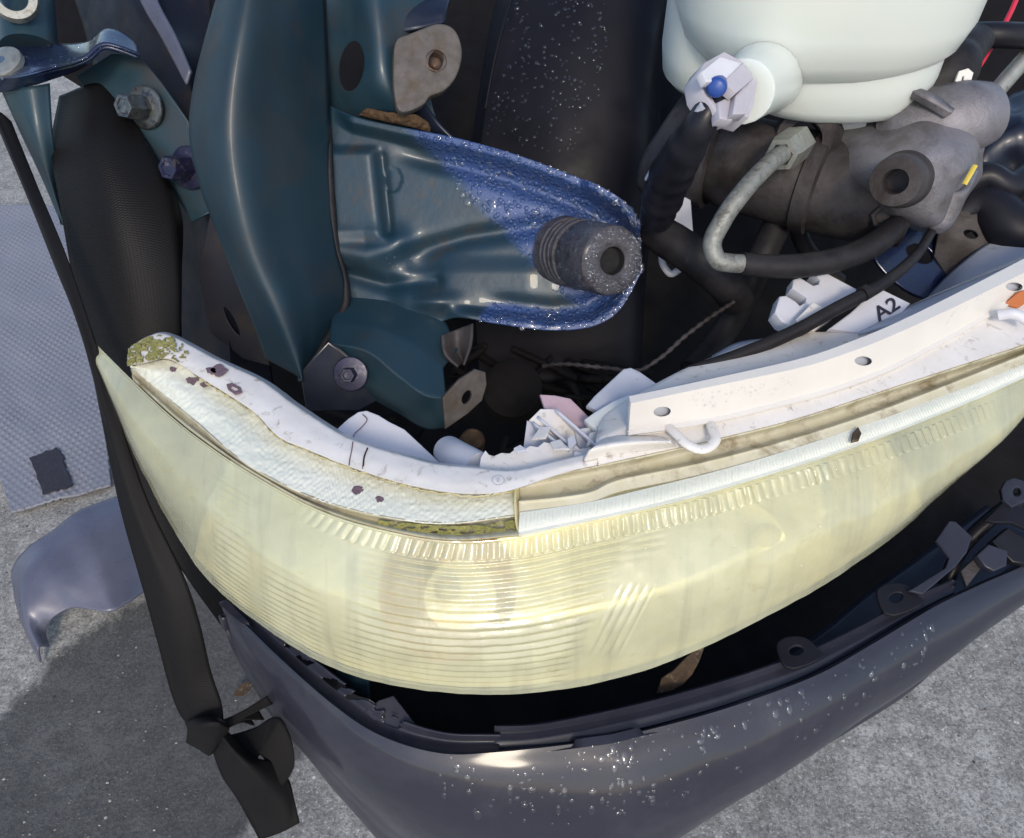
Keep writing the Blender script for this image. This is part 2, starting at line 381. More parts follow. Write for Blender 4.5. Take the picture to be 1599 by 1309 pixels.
def mat_lens():
    m, t, b = nodes('yellowed_lens'); setp(b, Roughness=.22, IOR=1.49, Coat_Weight=1.0, Specular_IOR_Level=.8)
    b.inputs['Coat Roughness'].default_value = .04
    c = mixc(t, ramp(t, noise(t, 7, 5, .6, .6), [(.3, 0), (.7, 1)]), (.72, .69, .41), (.66, .68, .50))
    c = mixc(t, ramp(t, noise(t, 38, 8, .7, .8), [(.6, 0), (.85, 1)]), c, (.52, .46, .22))
    mp = N_(t, 'ShaderNodeMapping'); mp.inputs['Rotation'].default_value = (0, .75, 0); mp.inputs['Scale'].default_value = (70, 8, 7); t.links.new(coord(t), mp.inputs[0])
    c = mixc(t, ramp(t, noise(t, 1, 5, .6, .3, mp.outputs[0]), [(.5, 0), (.72, .75)]), c, (.52, .53, .38))
    t.links.new(c, b.inputs['Base Color'])
    t.links.new(ramp(t, noise(t, 25, 8), [(.3, .06), (.7, .24)]), b.inputs['Roughness'])
    bump(t, b, noise(t, 420, 5, .7), .22, .0012)
    tr = t.nodes.new('ShaderNodeBsdfTransparent'); tr.inputs[0].default_value = (1, .93, .62, 1); mx = t.nodes.new('ShaderNodeMixShader')
    t.links.new(ramp(t, noise(t, 12, 6), [(.3, .30), (.7, .52)]), mx.inputs[0]); t.links.new(b.outputs[0], mx.inputs[1]); t.links.new(tr.outputs[0], mx.inputs[2])
    t.links.new(mx.outputs[0], t.nodes['Material Output'].inputs['Surface']); return m
M['lens'] = mat_lens()
def mat_clear():
    m, t, b = nodes('frosted_lens_top'); setp(b, Roughness=.25, IOR=1.49, Coat_Weight=.5)
    c = mixc(t, ramp(t, noise(t, 14, 6), [(.3, 0), (.7, 1)]), (.60, .62, .53), (.72, .72, .62))
    c = mixc(t, ramp(t, noise(t, 60, 8, .7), [(.62, 0), (.8, 1)]), c, (.40, .37, .28))
    t.links.new(c, b.inputs['Base Color']); bump(t, b, noise(t, 120, 6, .7, 1.5), .5, .0012); return m
M['clear'] = mat_clear()
def mat_chrome():
    m, t, b = nodes('reflector'); setp(b, Metallic=1.0, Roughness=.42); b.inputs['Base Color'].default_value = (.8, .8, .76, 1); return m
M['chrome'] = mat_chrome()
M['goldrefl'] = simple('amber_reflector', (1.0, .55, .16), .3, 1.0)
def mat_concrete():
    m, t, b = nodes('concrete'); setp(b, Roughness=.85, Specular_IOR_Level=.3)
    c = mixc(t, ramp(t, noise(t, 3.5, 8, .7), [(.38, 0), (.62, 1)]), (.35, .342, .325), (.63, .615, .585))
    c = mixc(t, ramp(t, noise(t, 30, 9, .8), [(.42, 0), (.60, 1)]), mixc(t, .62, c, (.15, .145, .135)), c)
    c = mixc(t, ramp(t, noise(t, 170, 4, .8), [(.38, 0), (.55, 1)]), mixc(t, .66, c, (.08, .08, .08)), c)
    c = mixc(t, ramp(t, noise(t, 210, 3, .7), [(.57, 0), (.66, .8)]), c, (.66, .64, .61))
    vo = N_(t, 'ShaderNodeTexVoronoi'); vo.inputs['Scale'].default_value = 120; t.links.new(coord(t), vo.inputs['Vector'])
    gr = ramp(t, vo.outputs['Distance'], [(.0, 1), (.20, 1), (.30, 0)]); sel = ramp(t, noise(t, 60, 3), [(.60, 0), (.64, 1)])
    mu = N_(t, 'ShaderNodeMath', operation='MULTIPLY'); t.links.new(gr, mu.inputs[0]); t.links.new(sel, mu.inputs[1])
    c = mixc(t, mu.outputs[0], c, (.66, .65, .62))
    v2 = N_(t, 'ShaderNodeTexVoronoi'); v2.inputs['Scale'].default_value = 75; t.links.new(coord(t), v2.inputs['Vector'])
    g2_ = ramp(t, v2.outputs['Distance'], [(.0, 1), (.14, 1), (.22, 0)]); s2_ = ramp(t, noise(t, 31, 3), [(.62, 0), (.66, 1)])
    m2 = N_(t, 'ShaderNodeMath', operation='MULTIPLY'); t.links.new(g2_, m2.inputs[0]); t.links.new(s2_, m2.inputs[1])
    c = mixc(t, m2.outputs[0], c, (.07, .065, .06))
    c = mixc(t, ramp(t, noise(t, 6, 9, .75, .6), [(.58, 0), (.72, .85)]), c, (.20, .19, .18))
    c = mixc(t, ramp(t, noise(t, 10, 9, .78, .5), [(.60, 0), (.70, .7)]), c, (.72, .71, .69))
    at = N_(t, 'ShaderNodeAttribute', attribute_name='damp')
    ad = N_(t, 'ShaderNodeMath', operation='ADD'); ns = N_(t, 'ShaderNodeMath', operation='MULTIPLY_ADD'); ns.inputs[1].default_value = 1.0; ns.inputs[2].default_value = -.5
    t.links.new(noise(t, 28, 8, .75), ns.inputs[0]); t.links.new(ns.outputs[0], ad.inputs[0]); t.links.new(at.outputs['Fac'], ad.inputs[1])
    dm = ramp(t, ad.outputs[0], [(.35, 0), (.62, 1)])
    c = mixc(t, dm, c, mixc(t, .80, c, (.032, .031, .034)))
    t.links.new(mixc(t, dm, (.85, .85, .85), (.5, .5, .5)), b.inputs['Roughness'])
    t.links.new(c, b.inputs['Base Color'])
    bump(t, b, noise(t, 220, 6, .8), 1.0, .004); bump(t, b, noise(t, 40, 6, .6), .3, .004); return m
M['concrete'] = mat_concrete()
def mat_web():
    m, t, b = nodes('black_webbing'); setp(b, Roughness=.5, Specular_IOR_Level=.14)
    b.inputs['Base Color'].default_value = (.0075, .007, .0075, 1)
    at = N_(t, 'ShaderNodeUVMap'); wv = N_(t, 'ShaderNodeTexChecker'); wv.inputs['Scale'].default_value = 1
    mp = N_(t, 'ShaderNodeMapping'); mp.inputs['Scale'].default_value = (150, 1400, 1); t.links.new(at.outputs[0], mp.inputs[0])
    s = N_(t, 'ShaderNodeSeparateXYZ'); t.links.new(mp.outputs[0], s.inputs[0])
    def sn(o):
        n = N_(t, 'ShaderNodeMath', operation='SINE'); t.links.new(o, n.inputs[0]); return n.outputs[0]
    k = N_(t, 'ShaderNodeMath', operation='MULTIPLY'); t.links.new(sn(s.outputs[0]), k.inputs[0]); t.links.new(sn(s.outputs[1]), k.inputs[1])
    bump(t, b, k.outputs[0], .35, .0003); return m
M['web'] = mat_web()
def mat_mat():
    m, t, b = nodes('dimpled_rubber'); setp(b, Roughness=.5)
    t.links.new(mixc(t, noise(t, 6), (.165, .17, .205), (.225, .23, .265)), b.inputs['Base Color'])
    bump(t, b, noise(t, 200), .2, .001); return m
M['mat'] = mat_mat()
M['trim'] = simple('grey_trim', (.085, .09, .13), .3, .1, 0, var=(.115, .12, .165), vs_=14, bmp=.15, bs=700)

# ================================================================== GROUND
def ground():
    n = 401; xs = np.linspace(-1, 1, n); xs = np.sign(xs)*(np.abs(xs)**3)*30
    X, Y = np.meshgrid(xs - .4, xs + .45); G = np.stack([X, Y, np.zeros_like(X)], -1)
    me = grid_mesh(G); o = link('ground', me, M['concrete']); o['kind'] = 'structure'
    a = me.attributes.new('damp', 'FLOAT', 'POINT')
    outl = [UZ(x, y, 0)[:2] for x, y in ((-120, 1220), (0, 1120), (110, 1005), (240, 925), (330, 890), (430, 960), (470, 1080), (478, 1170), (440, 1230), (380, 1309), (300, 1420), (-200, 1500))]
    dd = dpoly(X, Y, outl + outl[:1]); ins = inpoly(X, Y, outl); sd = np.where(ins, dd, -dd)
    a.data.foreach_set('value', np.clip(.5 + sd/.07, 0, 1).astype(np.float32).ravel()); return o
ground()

# ================================================================== CAR BODY
car = thing('stripped_car', 'teal painted front corner of a car body stripped of its wing and grille', 'car', U(600, 400, .75) * np.array([1, 1, 0]))
# inside of the engine bay, its deep shade put into a near-black colour
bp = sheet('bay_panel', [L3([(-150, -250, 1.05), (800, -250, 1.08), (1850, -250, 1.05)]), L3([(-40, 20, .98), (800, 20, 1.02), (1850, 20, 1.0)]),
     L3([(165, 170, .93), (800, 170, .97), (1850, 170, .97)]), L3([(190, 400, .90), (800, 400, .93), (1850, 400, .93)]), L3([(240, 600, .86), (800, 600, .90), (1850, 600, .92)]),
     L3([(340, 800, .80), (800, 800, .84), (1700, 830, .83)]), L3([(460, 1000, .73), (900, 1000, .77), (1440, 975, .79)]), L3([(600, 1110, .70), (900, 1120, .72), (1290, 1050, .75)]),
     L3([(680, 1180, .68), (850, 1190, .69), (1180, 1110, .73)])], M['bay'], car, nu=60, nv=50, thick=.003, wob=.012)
# upright post
post = sheet('post', [L3([(375, -40, .68), (350, 60, .68), (335, 130, .685), (325, 200, .69), (340, 290, .70), (365, 370, .71), (395, 460, .72), (415, 530, .72), (425, 565, .72)]),
     L3([(347, -40, .60), (318, 60, .60), (301, 130, .605), (293, 200, .612), (310, 290, .62), (340, 370, .63), (375, 460, .645), (403, 530, .655), (413, 560, .66)]),
     L3([(392, -40, .573), (374, 60, .573), (363, 130, .578), (357, 205, .585), (368, 300, .593), (392, 395, .605), (428, 480, .62), (456, 550, .635), (468, 590, .643)]),
     L3([(445, -40, .605), (440, 60, .605), (436, 140, .612), (436, 215, .618), (442, 300, .625), (458, 395, .635), (483, 465, .645), (485, 535, .655), (470, 597, .65)]),
     L3([(505, -40, .66), (511, 60, .66), (514, 140, .665), (516, 215, .67), (519, 300, .675), (528, 395, .68), (541, 450, .685), (518, 520, .682), (476, 600, .665)])],
     M['post'], car, nu=90, nv=40, thick=.003, vk=(1,))
# main stamped arm with a turned-up rim
ET = [(503, 158), (560, 187), (640, 205), (720, 221), (800, 243), (870, 268), (930, 293), (978, 322), (999, 352)]
EB = [(528, 500), (585, 520), (650, 520), (712, 497), (780, 506), (860, 516), (925, 510), (968, 484), (1002, 425)]
def bdep(x, y): return .690 - .035*(x-510)/490 + .02*(y-350)/300
def brelief(u, v, x, y, G):
    dt = dpoly(x, y, ET); db = dpoly(x, y, EB[3:]+[ET[-1]]); r = np.zeros_like(x)
    r += .012*(1-sst(8, 26, dt))*sst(520, 560, x) - .007*np.exp(-((dt-38)/14)**2)*sst(600, 680, x)
    tip = [(930, 293), (978, 322), (999, 352), (1002, 425), (968, 484)]
    r += .010*(1-sst(6, 24, np.minimum(db, dpoly(x, y, tip))))*sst(690, 740, x)
    r -= .004*np.exp(-((db-34)/14)**2)*sst(740, 800, x)
    gl = [(592, 245), (598, 300), (605, 362)]
    left = 1-sst(-7, 7, x-(592+(y-245)*.11))
    r += .007*left*sst(225, 245, y)*(1-sst(360, 385, y))
    r -= .006*np.exp(-(dpoly(x, y, gl)/8)**2)
    r += .010*np.exp(-(dpoly(x, y, [(530, 390), (575, 398), (625, 385)])/24)**2)
    r -= .009*np.exp(-(((x-655)/34)**2+((y-418)/20)**2))
    r -= .007*np.exp(-(dpoly(x, y, [(640, 395), (730, 370), (850, 352)])/15)**2)
    r += .005*sst(395, 430, y)*sst(600, 640, x)*(1-sst(820, 880, x))
    r += .009*np.exp(-(((x-685)/34)**2+((y-472)/15)**2))
    r -= .006*np.exp(-(dpoly(x, y, [(520, 420), (600, 445), (680, 440)])/12)**2)
    r -= .0012*(np.hypot((x-613)/14, (y-280)/20) < 1)
    return r
rows = []
for k in range(9):
    f = k/8; rows.append([U(a*(1-f)+c*f, b*(1-f)+e*f, bdep(a*(1-f)+c*f, b*(1-f)+e*f)) for (a, b), (c, e) in zip(ET, EB)])
arm = sheet('stamped_arm', rows, M['teal'], car, nu=220, nv=140, thick=.003, disp=brelief, align=True, ang=60)
def wet_sheen(o):      # bluer colour paints in the sky sheen on the wet outer end
    m, t, b = nodes('arm_paint'); setp(b, Roughness=.42, Metallic=.12, Coat_Weight=.15)
    at = N_(t, 'ShaderNodeAttribute', attribute_name='outer')
    f = N_(t, 'ShaderNodeMath', operation='ADD'); nn = N_(t, 'ShaderNodeMath', operation='MULTIPLY_ADD'); nn.inputs[1].default_value = .5; nn.inputs[2].default_value = -.25
    t.links.new(noise(t, 90, 5), nn.inputs[0]); t.links.new(at.outputs['Fac'], f.inputs[0]); t.links.new(nn.outputs[0], f.inputs[1])
    fr = ramp(t, f.outputs[0], [(.36, 0), (.66, 1)])
    base = mixc(t, ramp(t, noise(t, 16, 8), [(.4, 0), (.75, 1)]), (.009, .033, .054), (.022, .034, .042))
    base = mixc(t, ramp(t, noise(t, 40, 9, .7, .5), [(.56, 0), (.74, 1)]), base, (.045, .035, .026))
    t.links.new(mixc(t, fr, base, (.030, .062, .175)), b.inputs['Base Color'])
    bump(t, b, noise(t, 180), .06, .001); bump(t, b, noise(t, 45, 5), .12, .004)
    vo = N_(t, 'ShaderNodeTexVoronoi'); vo.inputs['Scale'].default_value = 240; t.links.new(coord(t), vo.inputs['Vector'])
    bd = ramp(t, vo.outputs['Distance'], [(.0, 1), (.30, .8), (.48, 0)]); mm = N_(t, 'ShaderNodeMath', operation='MULTIPLY'); t.links.new(bd, mm.inputs[0]); t.links.new(fr, mm.inputs[1])
    bump(t, b, mm.outputs[0], .8, .0012); o.data.materials.clear(); o.data.materials.append(m)
    a = o.data.attributes.new('outer', 'FLOAT', 'POINT'); co = np.array([v.co[:] for v in o.data.vertices]) + 0
    off = np.array(o.matrix_world.translation) if False else np.array((Vector(o.location) + car.location)[:]); x, y, d = PX(co + off)
    line = (x - 670) - (y - 235)*.95
    v = np.clip(.5 + line/90, 0, 1); v = np.maximum(v, np.clip(.5+(dpoly(x, y, EB[4:])*-1+34)/30, 0, 1)*(x > 740))
    a.data.foreach_set('value', v.astype(np.float32))
wet_sheen(arm)
WET = [(672, 200), (800, 235), (930, 285), (1010, 340), (1010, 440), (960, 500), (880, 520), (740, 510), (760, 485), (900, 480), (960, 470), (930, 440), (850, 400), (790, 360), (720, 310)]
drops('water_beads', arm, 620, M['water'], car, .0014, .0042, WET, flat=.38)
drops('water_beads', arm, 26, M['water'], car, .0008, .0022, [(600, 400), (640, 395), (650, 425), (610, 425)])
tube('seam_sealer', L3([(505, 160, .676), (513, 230, .672), (516, 310, .676), (524, 385, .681), (538, 440, .686), (540, 470, .686), (520, 515, .680), (490, 560, .668)]), [.0035, .003, .0042, .003, .004, .0032], M['rubber'], car, seg=10, n=60)
# threaded boss on the arm
b0 = U(885, 393, .668); b1 = U(958, 408, .600); ax = b1-b0; Lb = np.linalg.norm(ax); ax = ax/Lb
prof = [(.029, -.004)]
for k in range(4):
    t0 = .002+k*.0075; prof += [(.0275, t0), (.0278, t0+.0045), (.0255, t0+.0052), (.0255, t0+.0068)]
prof += [(.0272, .034), (.0268, Lb-.010), (.0255, Lb-.002), (.0225, Lb), (.0125, Lb+.0005), (.0105, Lb-.0012), (.0100, Lb-.02), (.0, Lb-.02)]
lathe('bore_shade', [(.0102, Lb-.0016), (.0098, Lb-.008), (.0, Lb-.0085)], b0, ax, M['dark'], car, seg=32)  # near-black cup paints in the shade inside the boss hole
boss = lathe('boss', prof, b0, ax, M['boss'], car, seg=56, ang=45, wob=.03)
def boss_beads():
    u, v, a = frame(ax); th = np.linspace(0, 2*np.pi, 60); rr = np.linspace(.014, .0245, 8)
    G = np.array([[b1 + a*.0004 + r*(np.cos(t)*u+np.sin(t)*v) for t in th] for r in rr]); SHEETS['bf'] = (G, np.broadcast_to(a, G.shape))
    class K: name = 'bf'
    drops('water_beads', K, 330, M['water'], car, .0006, .0016, flat=.6)
    G = np.array([[b0 + a*t_ + .0277*(np.cos(t)*u+np.sin(t)*v) for t in th] for t_ in np.linspace(.03, Lb-.004, 10)])
    Nn = np.array([[np.cos(t)*u+np.sin(t)*v for t in th] for _ in range(10)]); SHEETS['bs'] = (G, Nn); K.name = 'bs'
    drops('water_beads', K, 240, M['water'], car, .0006, .0018)
boss_beads()
# curved panel with an oval opening, above the arm
up = sheet('curved_bracket', [L3([(508, -40, .67), (512, 50, .675), (514, 130, .68), (508, 165, .69)]), L3([(535, -40, .655), (540, 50, .66), (545, 140, .665), (560, 190, .685)]),
     L3([(575, -40, .635), (585, 50, .637), (590, 130, .645), (610, 200, .680)]), L3([(620, -40, .645), (626, 50, .648), (626, 140, .652), (650, 210, .678)]),
     L3([(690, -40, .668), (680, 40, .668), (672, 150, .672), (690, 214, .680)])], M['teal'], car, nu=60, nv=60, thick=.003)
p = U(549, 104, .662); cut(up, [cyl_cutter(p, p-CAM, .0098, .0195, .03, rot=18)])
gp = lin(668, 100, .640, .00012, .00004)
lug = plate('nut_plate', PD([(621, 66), (640, 56), (664, 46), (684, 40), (701, 43), (713, 56), (719, 84), (711, 116), (693, 138), (670, 148), (658, 162), (628, 172), (619, 149), (617, 105)], gp), .012, M['grimemetal'], car, holes=[oval(681, 95, 14, 19.5, gp, 12)], bevel=.0015, sm=4)
ln = np.cross(U(719, 84, gp(719, 84))-U(620, 100, gp(620, 100)), U(668, 150, gp(668, 150))-U(668, 50, gp(668, 50))); ln = ln/np.linalg.norm(ln); ln = ln if ln @ (CAM-U(680, 95, .64)) > 0 else -ln
pr = [(.0085, .0004), (.0078, .0006)] + [q for k in range(7) for q in ((.0078, -.0008-k*.0018), (.0069, -.0017-k*.0018))] + [(0, -.0145)]
lathe('threaded_hole', pr, U(681, 95, gp(681, 95)), ln, M['copper'], lug)
sheet('gusset', [L3([(622, 168, .655), (648, 190, .672), (668, 205, .678)]), L3([(660, 160, .652), (682, 190, .668), (708, 218, .674)])], M['navy'], car, nu=12, nv=8, thick=.003)
sheet('dirt_deposit', [L3([(560, 180, .676), (610, 193, .668), (650, 201, .666), (672, 207, .672)]), L3([(575, 168, .670), (618, 178, .655), (650, 180, .655), (668, 190, .668)])], M['rust'], car, nu=50, nv=16, thick=.002,
      disp=lambda u, v, x, y, G: .003*vnoise(x/5, y/5, 2)*np.sin(np.pi*v))
sheet('header_panel', [L3([(560, -60, .69), (620, -60, .69), (720, -60, .70)]), L3([(560, 10, .66), (640, 10, .655), (700, 5, .66)]), L3([(600, 55, .655), (650, 45, .648), (695, 35, .655)])], M['navy'], car, nu=20, nv=14, thick=.003)
# lower boxed arm with its end plate
low = sheet('lower_arm', [L3([(524, 448, .705), (600, 455, .702), (680, 482, .690), (716, 545, .672)]), L3([(517, 505, .672), (590, 512, .662), (645, 538, .655), (692, 574, .650)]),
      L3([(514, 536, .658), (575, 550, .645), (625, 590, .637), (672, 620, .632), (697, 622, .634)]), L3([(500, 575, .675), (562, 592, .660), (622, 630, .650), (695, 650, .640)]), L3([(490, 600, .69), (560, 614, .675), (620, 645, .662), (672, 671, .652), (697, 668, .648)])],
      M['teal'], car, nu=70, nv=50, thick=.003, ang=25, vk=(1, 2))
ep = lin(720, 620, .628, .0002, .00015)
epl = plate('end_plate', PD([(697, 668), (693, 622), (719, 594), (743, 579), (757, 583), (759, 600), (752, 625), (730, 645)], ep), .004, M['grimemetal'], car, holes=[oval(729, 621, 8, 13, ep, 25)], bevel=.0008)
fp = lin(540, 580, .655, .0001, .0002)
plate('bolt_plate', PD([(513, 537), (470, 583), (480, 640), (560, 640), (600, 618), (570, 579)], fp), .003, M['navy'], car, bevel=.001)
hexbolt('bolt', U(548, 584, .650), U(530, 592, .61)-U(548, 584, .650), .0062, .014, M['navybolt'], car, 2.3)
sheet('weld_seam', [L3([(471, 583, .652), (490, 556, .652), (513, 537, .650), (545, 556, .648), (570, 579, .650)]), L3([(474, 585, .650), (492, 560, .650), (513, 541, .648), (543, 559, .646), (567, 581, .648)])], M['grimemetal'], car, nu=40, nv=4, thick=.001)
sheet('curled_lip', [L3([(690, 524, .66), (697, 555, .655), (716, 572, .655)]), L3([(712, 515, .672), (715, 545, .672), (724, 566, .668)]), L3([(738, 505, .665), (735, 535, .66), (722, 570, .655)])], M['castd'], car, nu=20, nv=14, thick=.002)
# inner wing at the left with two bolts
sheet('inner_wing', [L3([(95, -60, .80), (130, 40, .78), (160, 150, .76), (260, 330, .76), (285, 560, .78)]), L3([(190, -60, .74), (205, 0, .735), (262, 90, .72), (292, 190, .71), (330, 400, .72), (345, 590, .74)]), L3([(215, -60, .73), (232, 0, .725), (285, 95, .71), (310, 190, .705), (345, 400, .715), (362, 590, .73)]),
      L3([(330, -60, .76), (330, 60, .76), (320, 190, .75), (390, 400, .76), (430, 610, .76)])], M['inner'], car, nu=50, nv=40, thick=.003, vk=(1, 2))
sheet('flange_edge', [L3([(196, -60, .722), (218, 0, .716), (252, 60, .706), (290, 132, .694)]), L3([(222, -60, .712), (243, 0, .706), (274, 60, .697), (296, 112, .690)])], M['trim'], car, nu=30, nv=6, thick=.003)
bo = lin(240, 210, .690, -.0001, .0001)
plate('bolt_strip', PD([(120, 120), (175, 85), (215, 88), (250, 130), (292, 190), (315, 290), (328, 330), (300, 345), (270, 300), (200, 230)], bo), .003, M['teal'], car, bevel=.001)
for bx, by, ex, ey, mk in ((228, 168, 176, 158, 'zinc'), (296, 262, 246, 258, 'blue')):
    p0 = U(bx, by, .684); hexbolt('bolt', p0, U(ex-20, ey+6, .64)-p0, .0105, .026, M['navybolt' if mk == 'blue' else 'olivebolt'], car, 1.7, .002)
sl_ = lin(340, 480, .715, 0, .0002)
plate('slotted_plate', PD([(330, 330), (350, 380), (390, 480), (420, 570), (380, 560), (330, 520), (310, 420)], sl_), .003, M['inner'], car, holes=[oval(362, 502, 6, 26, sl_, -28)], bevel=.0008)
# upper-left mounting flange and arm
fl = sheet('mounting_flange', [L3([(-60, 30, .70), (20, 62, .69), (80, 68, .685), (140, 62, .68), (165, 45, .675), (190, 50, .675), (215, 70, .675)]), L3([(-60, 95, .66), (20, 105, .652), (80, 96, .65), (135, 85, .652), (163, 67, .655), (188, 72, .658), (216, 84, .662)]),
      L3([(-60, 112, .645), (20, 122, .640), (80, 108, .64), (135, 92, .645), (163, 71, .65), (188, 76, .654), (217, 87, .660)]), L3([(-60, 146, .66), (20, 142, .655), (80, 125, .655), (140, 100, .658), (164, 78, .66), (188, 84, .662), (217, 94, .666)])], M['indigo'], car, nu=70, nv=28, thick=.003, vk=(2,))
drops('water_beads', fl, 150, M['water'], car, .0006, .002, [(0, 60), (210, 55), (215, 90), (130, 95), (0, 125)])
tube('stub_tube', L3([(38, -60, .70), (42, 20, .69), (46, 78, .685)]), .022, M['teal'], car, seg=28)
lathe('washer', [(.010, .001), (.011, .003), (.017, .003), (.018, 0), (.018, -.004)], U(22, -2, .655), CAM-U(22, -2, .655)+np.array([0, 0, .4]), M['zinc'], car)
lathe('washer', [(.004, .003), (.012, .003), (.016, .0015), (.0165, -.003)], U(4, 98, .650), np.array([-.1, -.4, 1]), M['zinc'], car)
sheet('hanging_arm', [L3([(0, 138, .668), (28, 200, .67), (70, 290, .685), (96, 352, .70)]), L3([(40, 136, .652), (55, 210, .66), (80, 290, .68), (99, 350, .697)]), L3([(78, 130, .66), (82, 200, .665), (92, 280, .685), (101, 352, .70)])], M['teal'], car, nu=40, nv=16, thick=.003)
# right side body bits behind the lamp
hz = lin(1420, 390, .70, .0001, -.0001)
plate('radiator_bracket', PD([(1365, 395), (1395, 355), (1440, 345), (1480, 370), (1520, 400), (1500, 440), (1450, 465), (1400, 440)], hz), .004, M['indigo'], car, holes=[oval(1437, 396, 24, 15, hz, 25)], bevel=.001, sm=4)
h2 = lin(1530, 370, .69, -.0001, .0001)
plate('slotted_bracket', PD([(1470, 350), (1500, 330), (1535, 335), (1555, 375), (1500, 410), (1480, 430), (1460, 400)], h2), .004, M['castd'], car, holes=[oval(1516, 366, 13, 8, h2, 15)], bevel=.001)
sheet('crossmember', [L3([(1440, 470, .70), (1490, 420, .69), (1550, 375, .69), (1660, 350, .70)]), L3([(1450, 500, .67), (1500, 450, .66), (1560, 420, .66), (1680, 380, .67)])], M['greyside'], car, nu=20, nv=10, thick=.003)
sheet('radiator_panel', [L3([(1470, 180, .78), (1540, 160, .77), (1700, 120, .78)]), L3([(1510, 260, .74), (1560, 215, .73), (1700, 190, .74)]), L3([(1520, 300, .75), (1560, 290, .745), (1700, 280, .75)])], M['navy'], car, nu=24, nv=20, thick=.003, wob=.01)
tube('bay_pipe', L3([(1490, 300, .70), (1540, 275, .69), (1570, 290, .69), (1620, 270, .70), (1700, 280, .72)]), .012, M['plastic'], car)
tube('bay_pipe', L3([(1480, 345, .71), (1530, 320, .70), (1580, 360, .69), (1640, 370, .69), (1720, 360, .7)]), [.018, .022, .026, .022], M['plastic'], car, n=40)
for k in range(26):     # grimy lumps and old wiring deep in the bay
    x, y = random.uniform(560, 1050), random.uniform(545, 700)
    tube('grimy_wire', L3([(x, y, .80+random.uniform(-.02, .05)), (x+random.uniform(-60, 60), y+random.uniform(-25, 25), .78), (x+random.uniform(-110, 110), y+random.uniform(-35, 35), .80)]), random.uniform(.002, .005), M['rust' if k % 5 == 0 else 'bay'], car, seg=8, n=24)
lathe('drain_cap', [(0, .012), (.022, .012), (.027, .009), (.028, -.02)], U(800, 610, .74), CAM-U(800, 610, .74)+np.array([0, 0, .3]), M['bay'], car)
lathe('amber_stub', [(0, .02), (.008, .02), (.010, .016), (.012, -.02)], U(735, 695, .66), CAM-U(735, 700, .66)+np.array([0.1, 0, .3]), M['rust'], car)

plate('amber_tag', PD([(1572, 474), (1590, 458), (1606, 452), (1606, 470), (1590, 480)], lin(1590, 466, .585)), .004, M['amber'], car)
tube('white_latch', L3([(1560, 492, .57), (1580, 490, .565), (1606, 502, .565)]), .004, M['whiteclean'], car, seg=8, n=12)

# black moulded duct behind the arm
duct = thing('air_duct', 'tall black plastic duct beaded with fine water drops behind the bracket arm', 'air duct', U(880, 300, .85)*np.array([1, 1, 0]))
dp = sheet('duct_wall', [L3([(815, -120, .86), (775, 0, .85), (752, 120, .84), (735, 240, .84), (720, 420, .85), (735, 600, .87)]), L3([(830, -120, .80), (795, 0, .79), (768, 120, .785), (750, 240, .79), (740, 420, .80), (750, 600, .83)]),
      L3([(950, -120, .77), (925, 0, .765), (900, 120, .762), (880, 240, .765), (870, 420, .78), (880, 600, .82)]), L3([(1055, -120, .78), (1030, 0, .775), (1010, 120, .775), (1000, 240, .78), (985, 420, .80), (980, 600, .83)]), L3([(1075, -120, .84), (1050, 0, .84), (1035, 120, .84), (1030, 240, .84), (1010, 420, .86), (1000, 600, .87)])],
      M['duct'], duct, nu=70, nv=50, thick=.003, vk=(1,))
drops('water_beads', dp, 260, M['water'], duct, .0012, .0024, [(800, -20), (960, -20), (950, 60), (935, 160), (890, 245), (760, 215), (780, 100)], flat=.7)
tube('duct_rim', L3([(838, -120, .788), (798, 0, .782), (772, 95, .780), (758, 170, .784)]), .0012, M['duct'], duct, seg=8)

# ================================================================== HEADLAMP
ZT = .775
lampT = [(133, 520, .752), (205, 592, .762), (290, 668, .770), (390, 738, ZT), (500, 797, ZT), (600, 828, ZT), (705, 845, ZT), (810, 838, ZT), (930, 812, ZT), (1060, 783, ZT), (1200, 742, ZT), (1340, 697, ZT), (1470, 647, ZT), (1610, 585, ZT), (1720, 530, ZT)]
lampB = [(140, 540, .746), (186, 655, .735), (240, 772, .712), (303, 878, .695), (395, 968, .682), (520, 1042, .676), (650, 1076, .675), (785, 1084, .675), (925, 1068, .676), (1060, 1028, .680), (1192, 966, .688), (1322, 890, .700), (1440, 800, .714), (1550, 685, .735), (1640, 560, .755)]
lamp = thing('headlamp', 'large wraparound headlamp with yellowed fluted lens and white housing', 'headlamp', U(800, 1000, .56)*np.array([1, 1, 0]))
Tt = np.array(LZ(lampT)); Bb = np.array(LZ(lampB))
outw = np.cross(Bb-Tt, np.gradient(Tt, axis=0)); outw /= np.linalg.norm(outw, axis=1, keepdims=True)+1e-9
sg = np.sign(np.sum(outw*(CAM-Tt), 1)); outw *= sg[:, None]
lrows = []
for f in (0, .06, .2, .4, .6, .8, 1.0):
    bul = .016*math.sin(math.pi*min(1, f*1.02)) * np.interp(np.arange(len(Tt)), [0, 2, 4, 12, 14], [.2, .6, 1, 1, .4])
    lrows.append(list(Tt*(1-f)+Bb*f + outw*bul[:, None]))
def prism(p):                                # rounded saw-tooth between -0.5 and 0.5, long side facing up
    f = p % 1; t = np.where(f < .62, f/.62, (1-f)/.38); return .75*t + .25*np.sin(np.pi*t/2) - .5
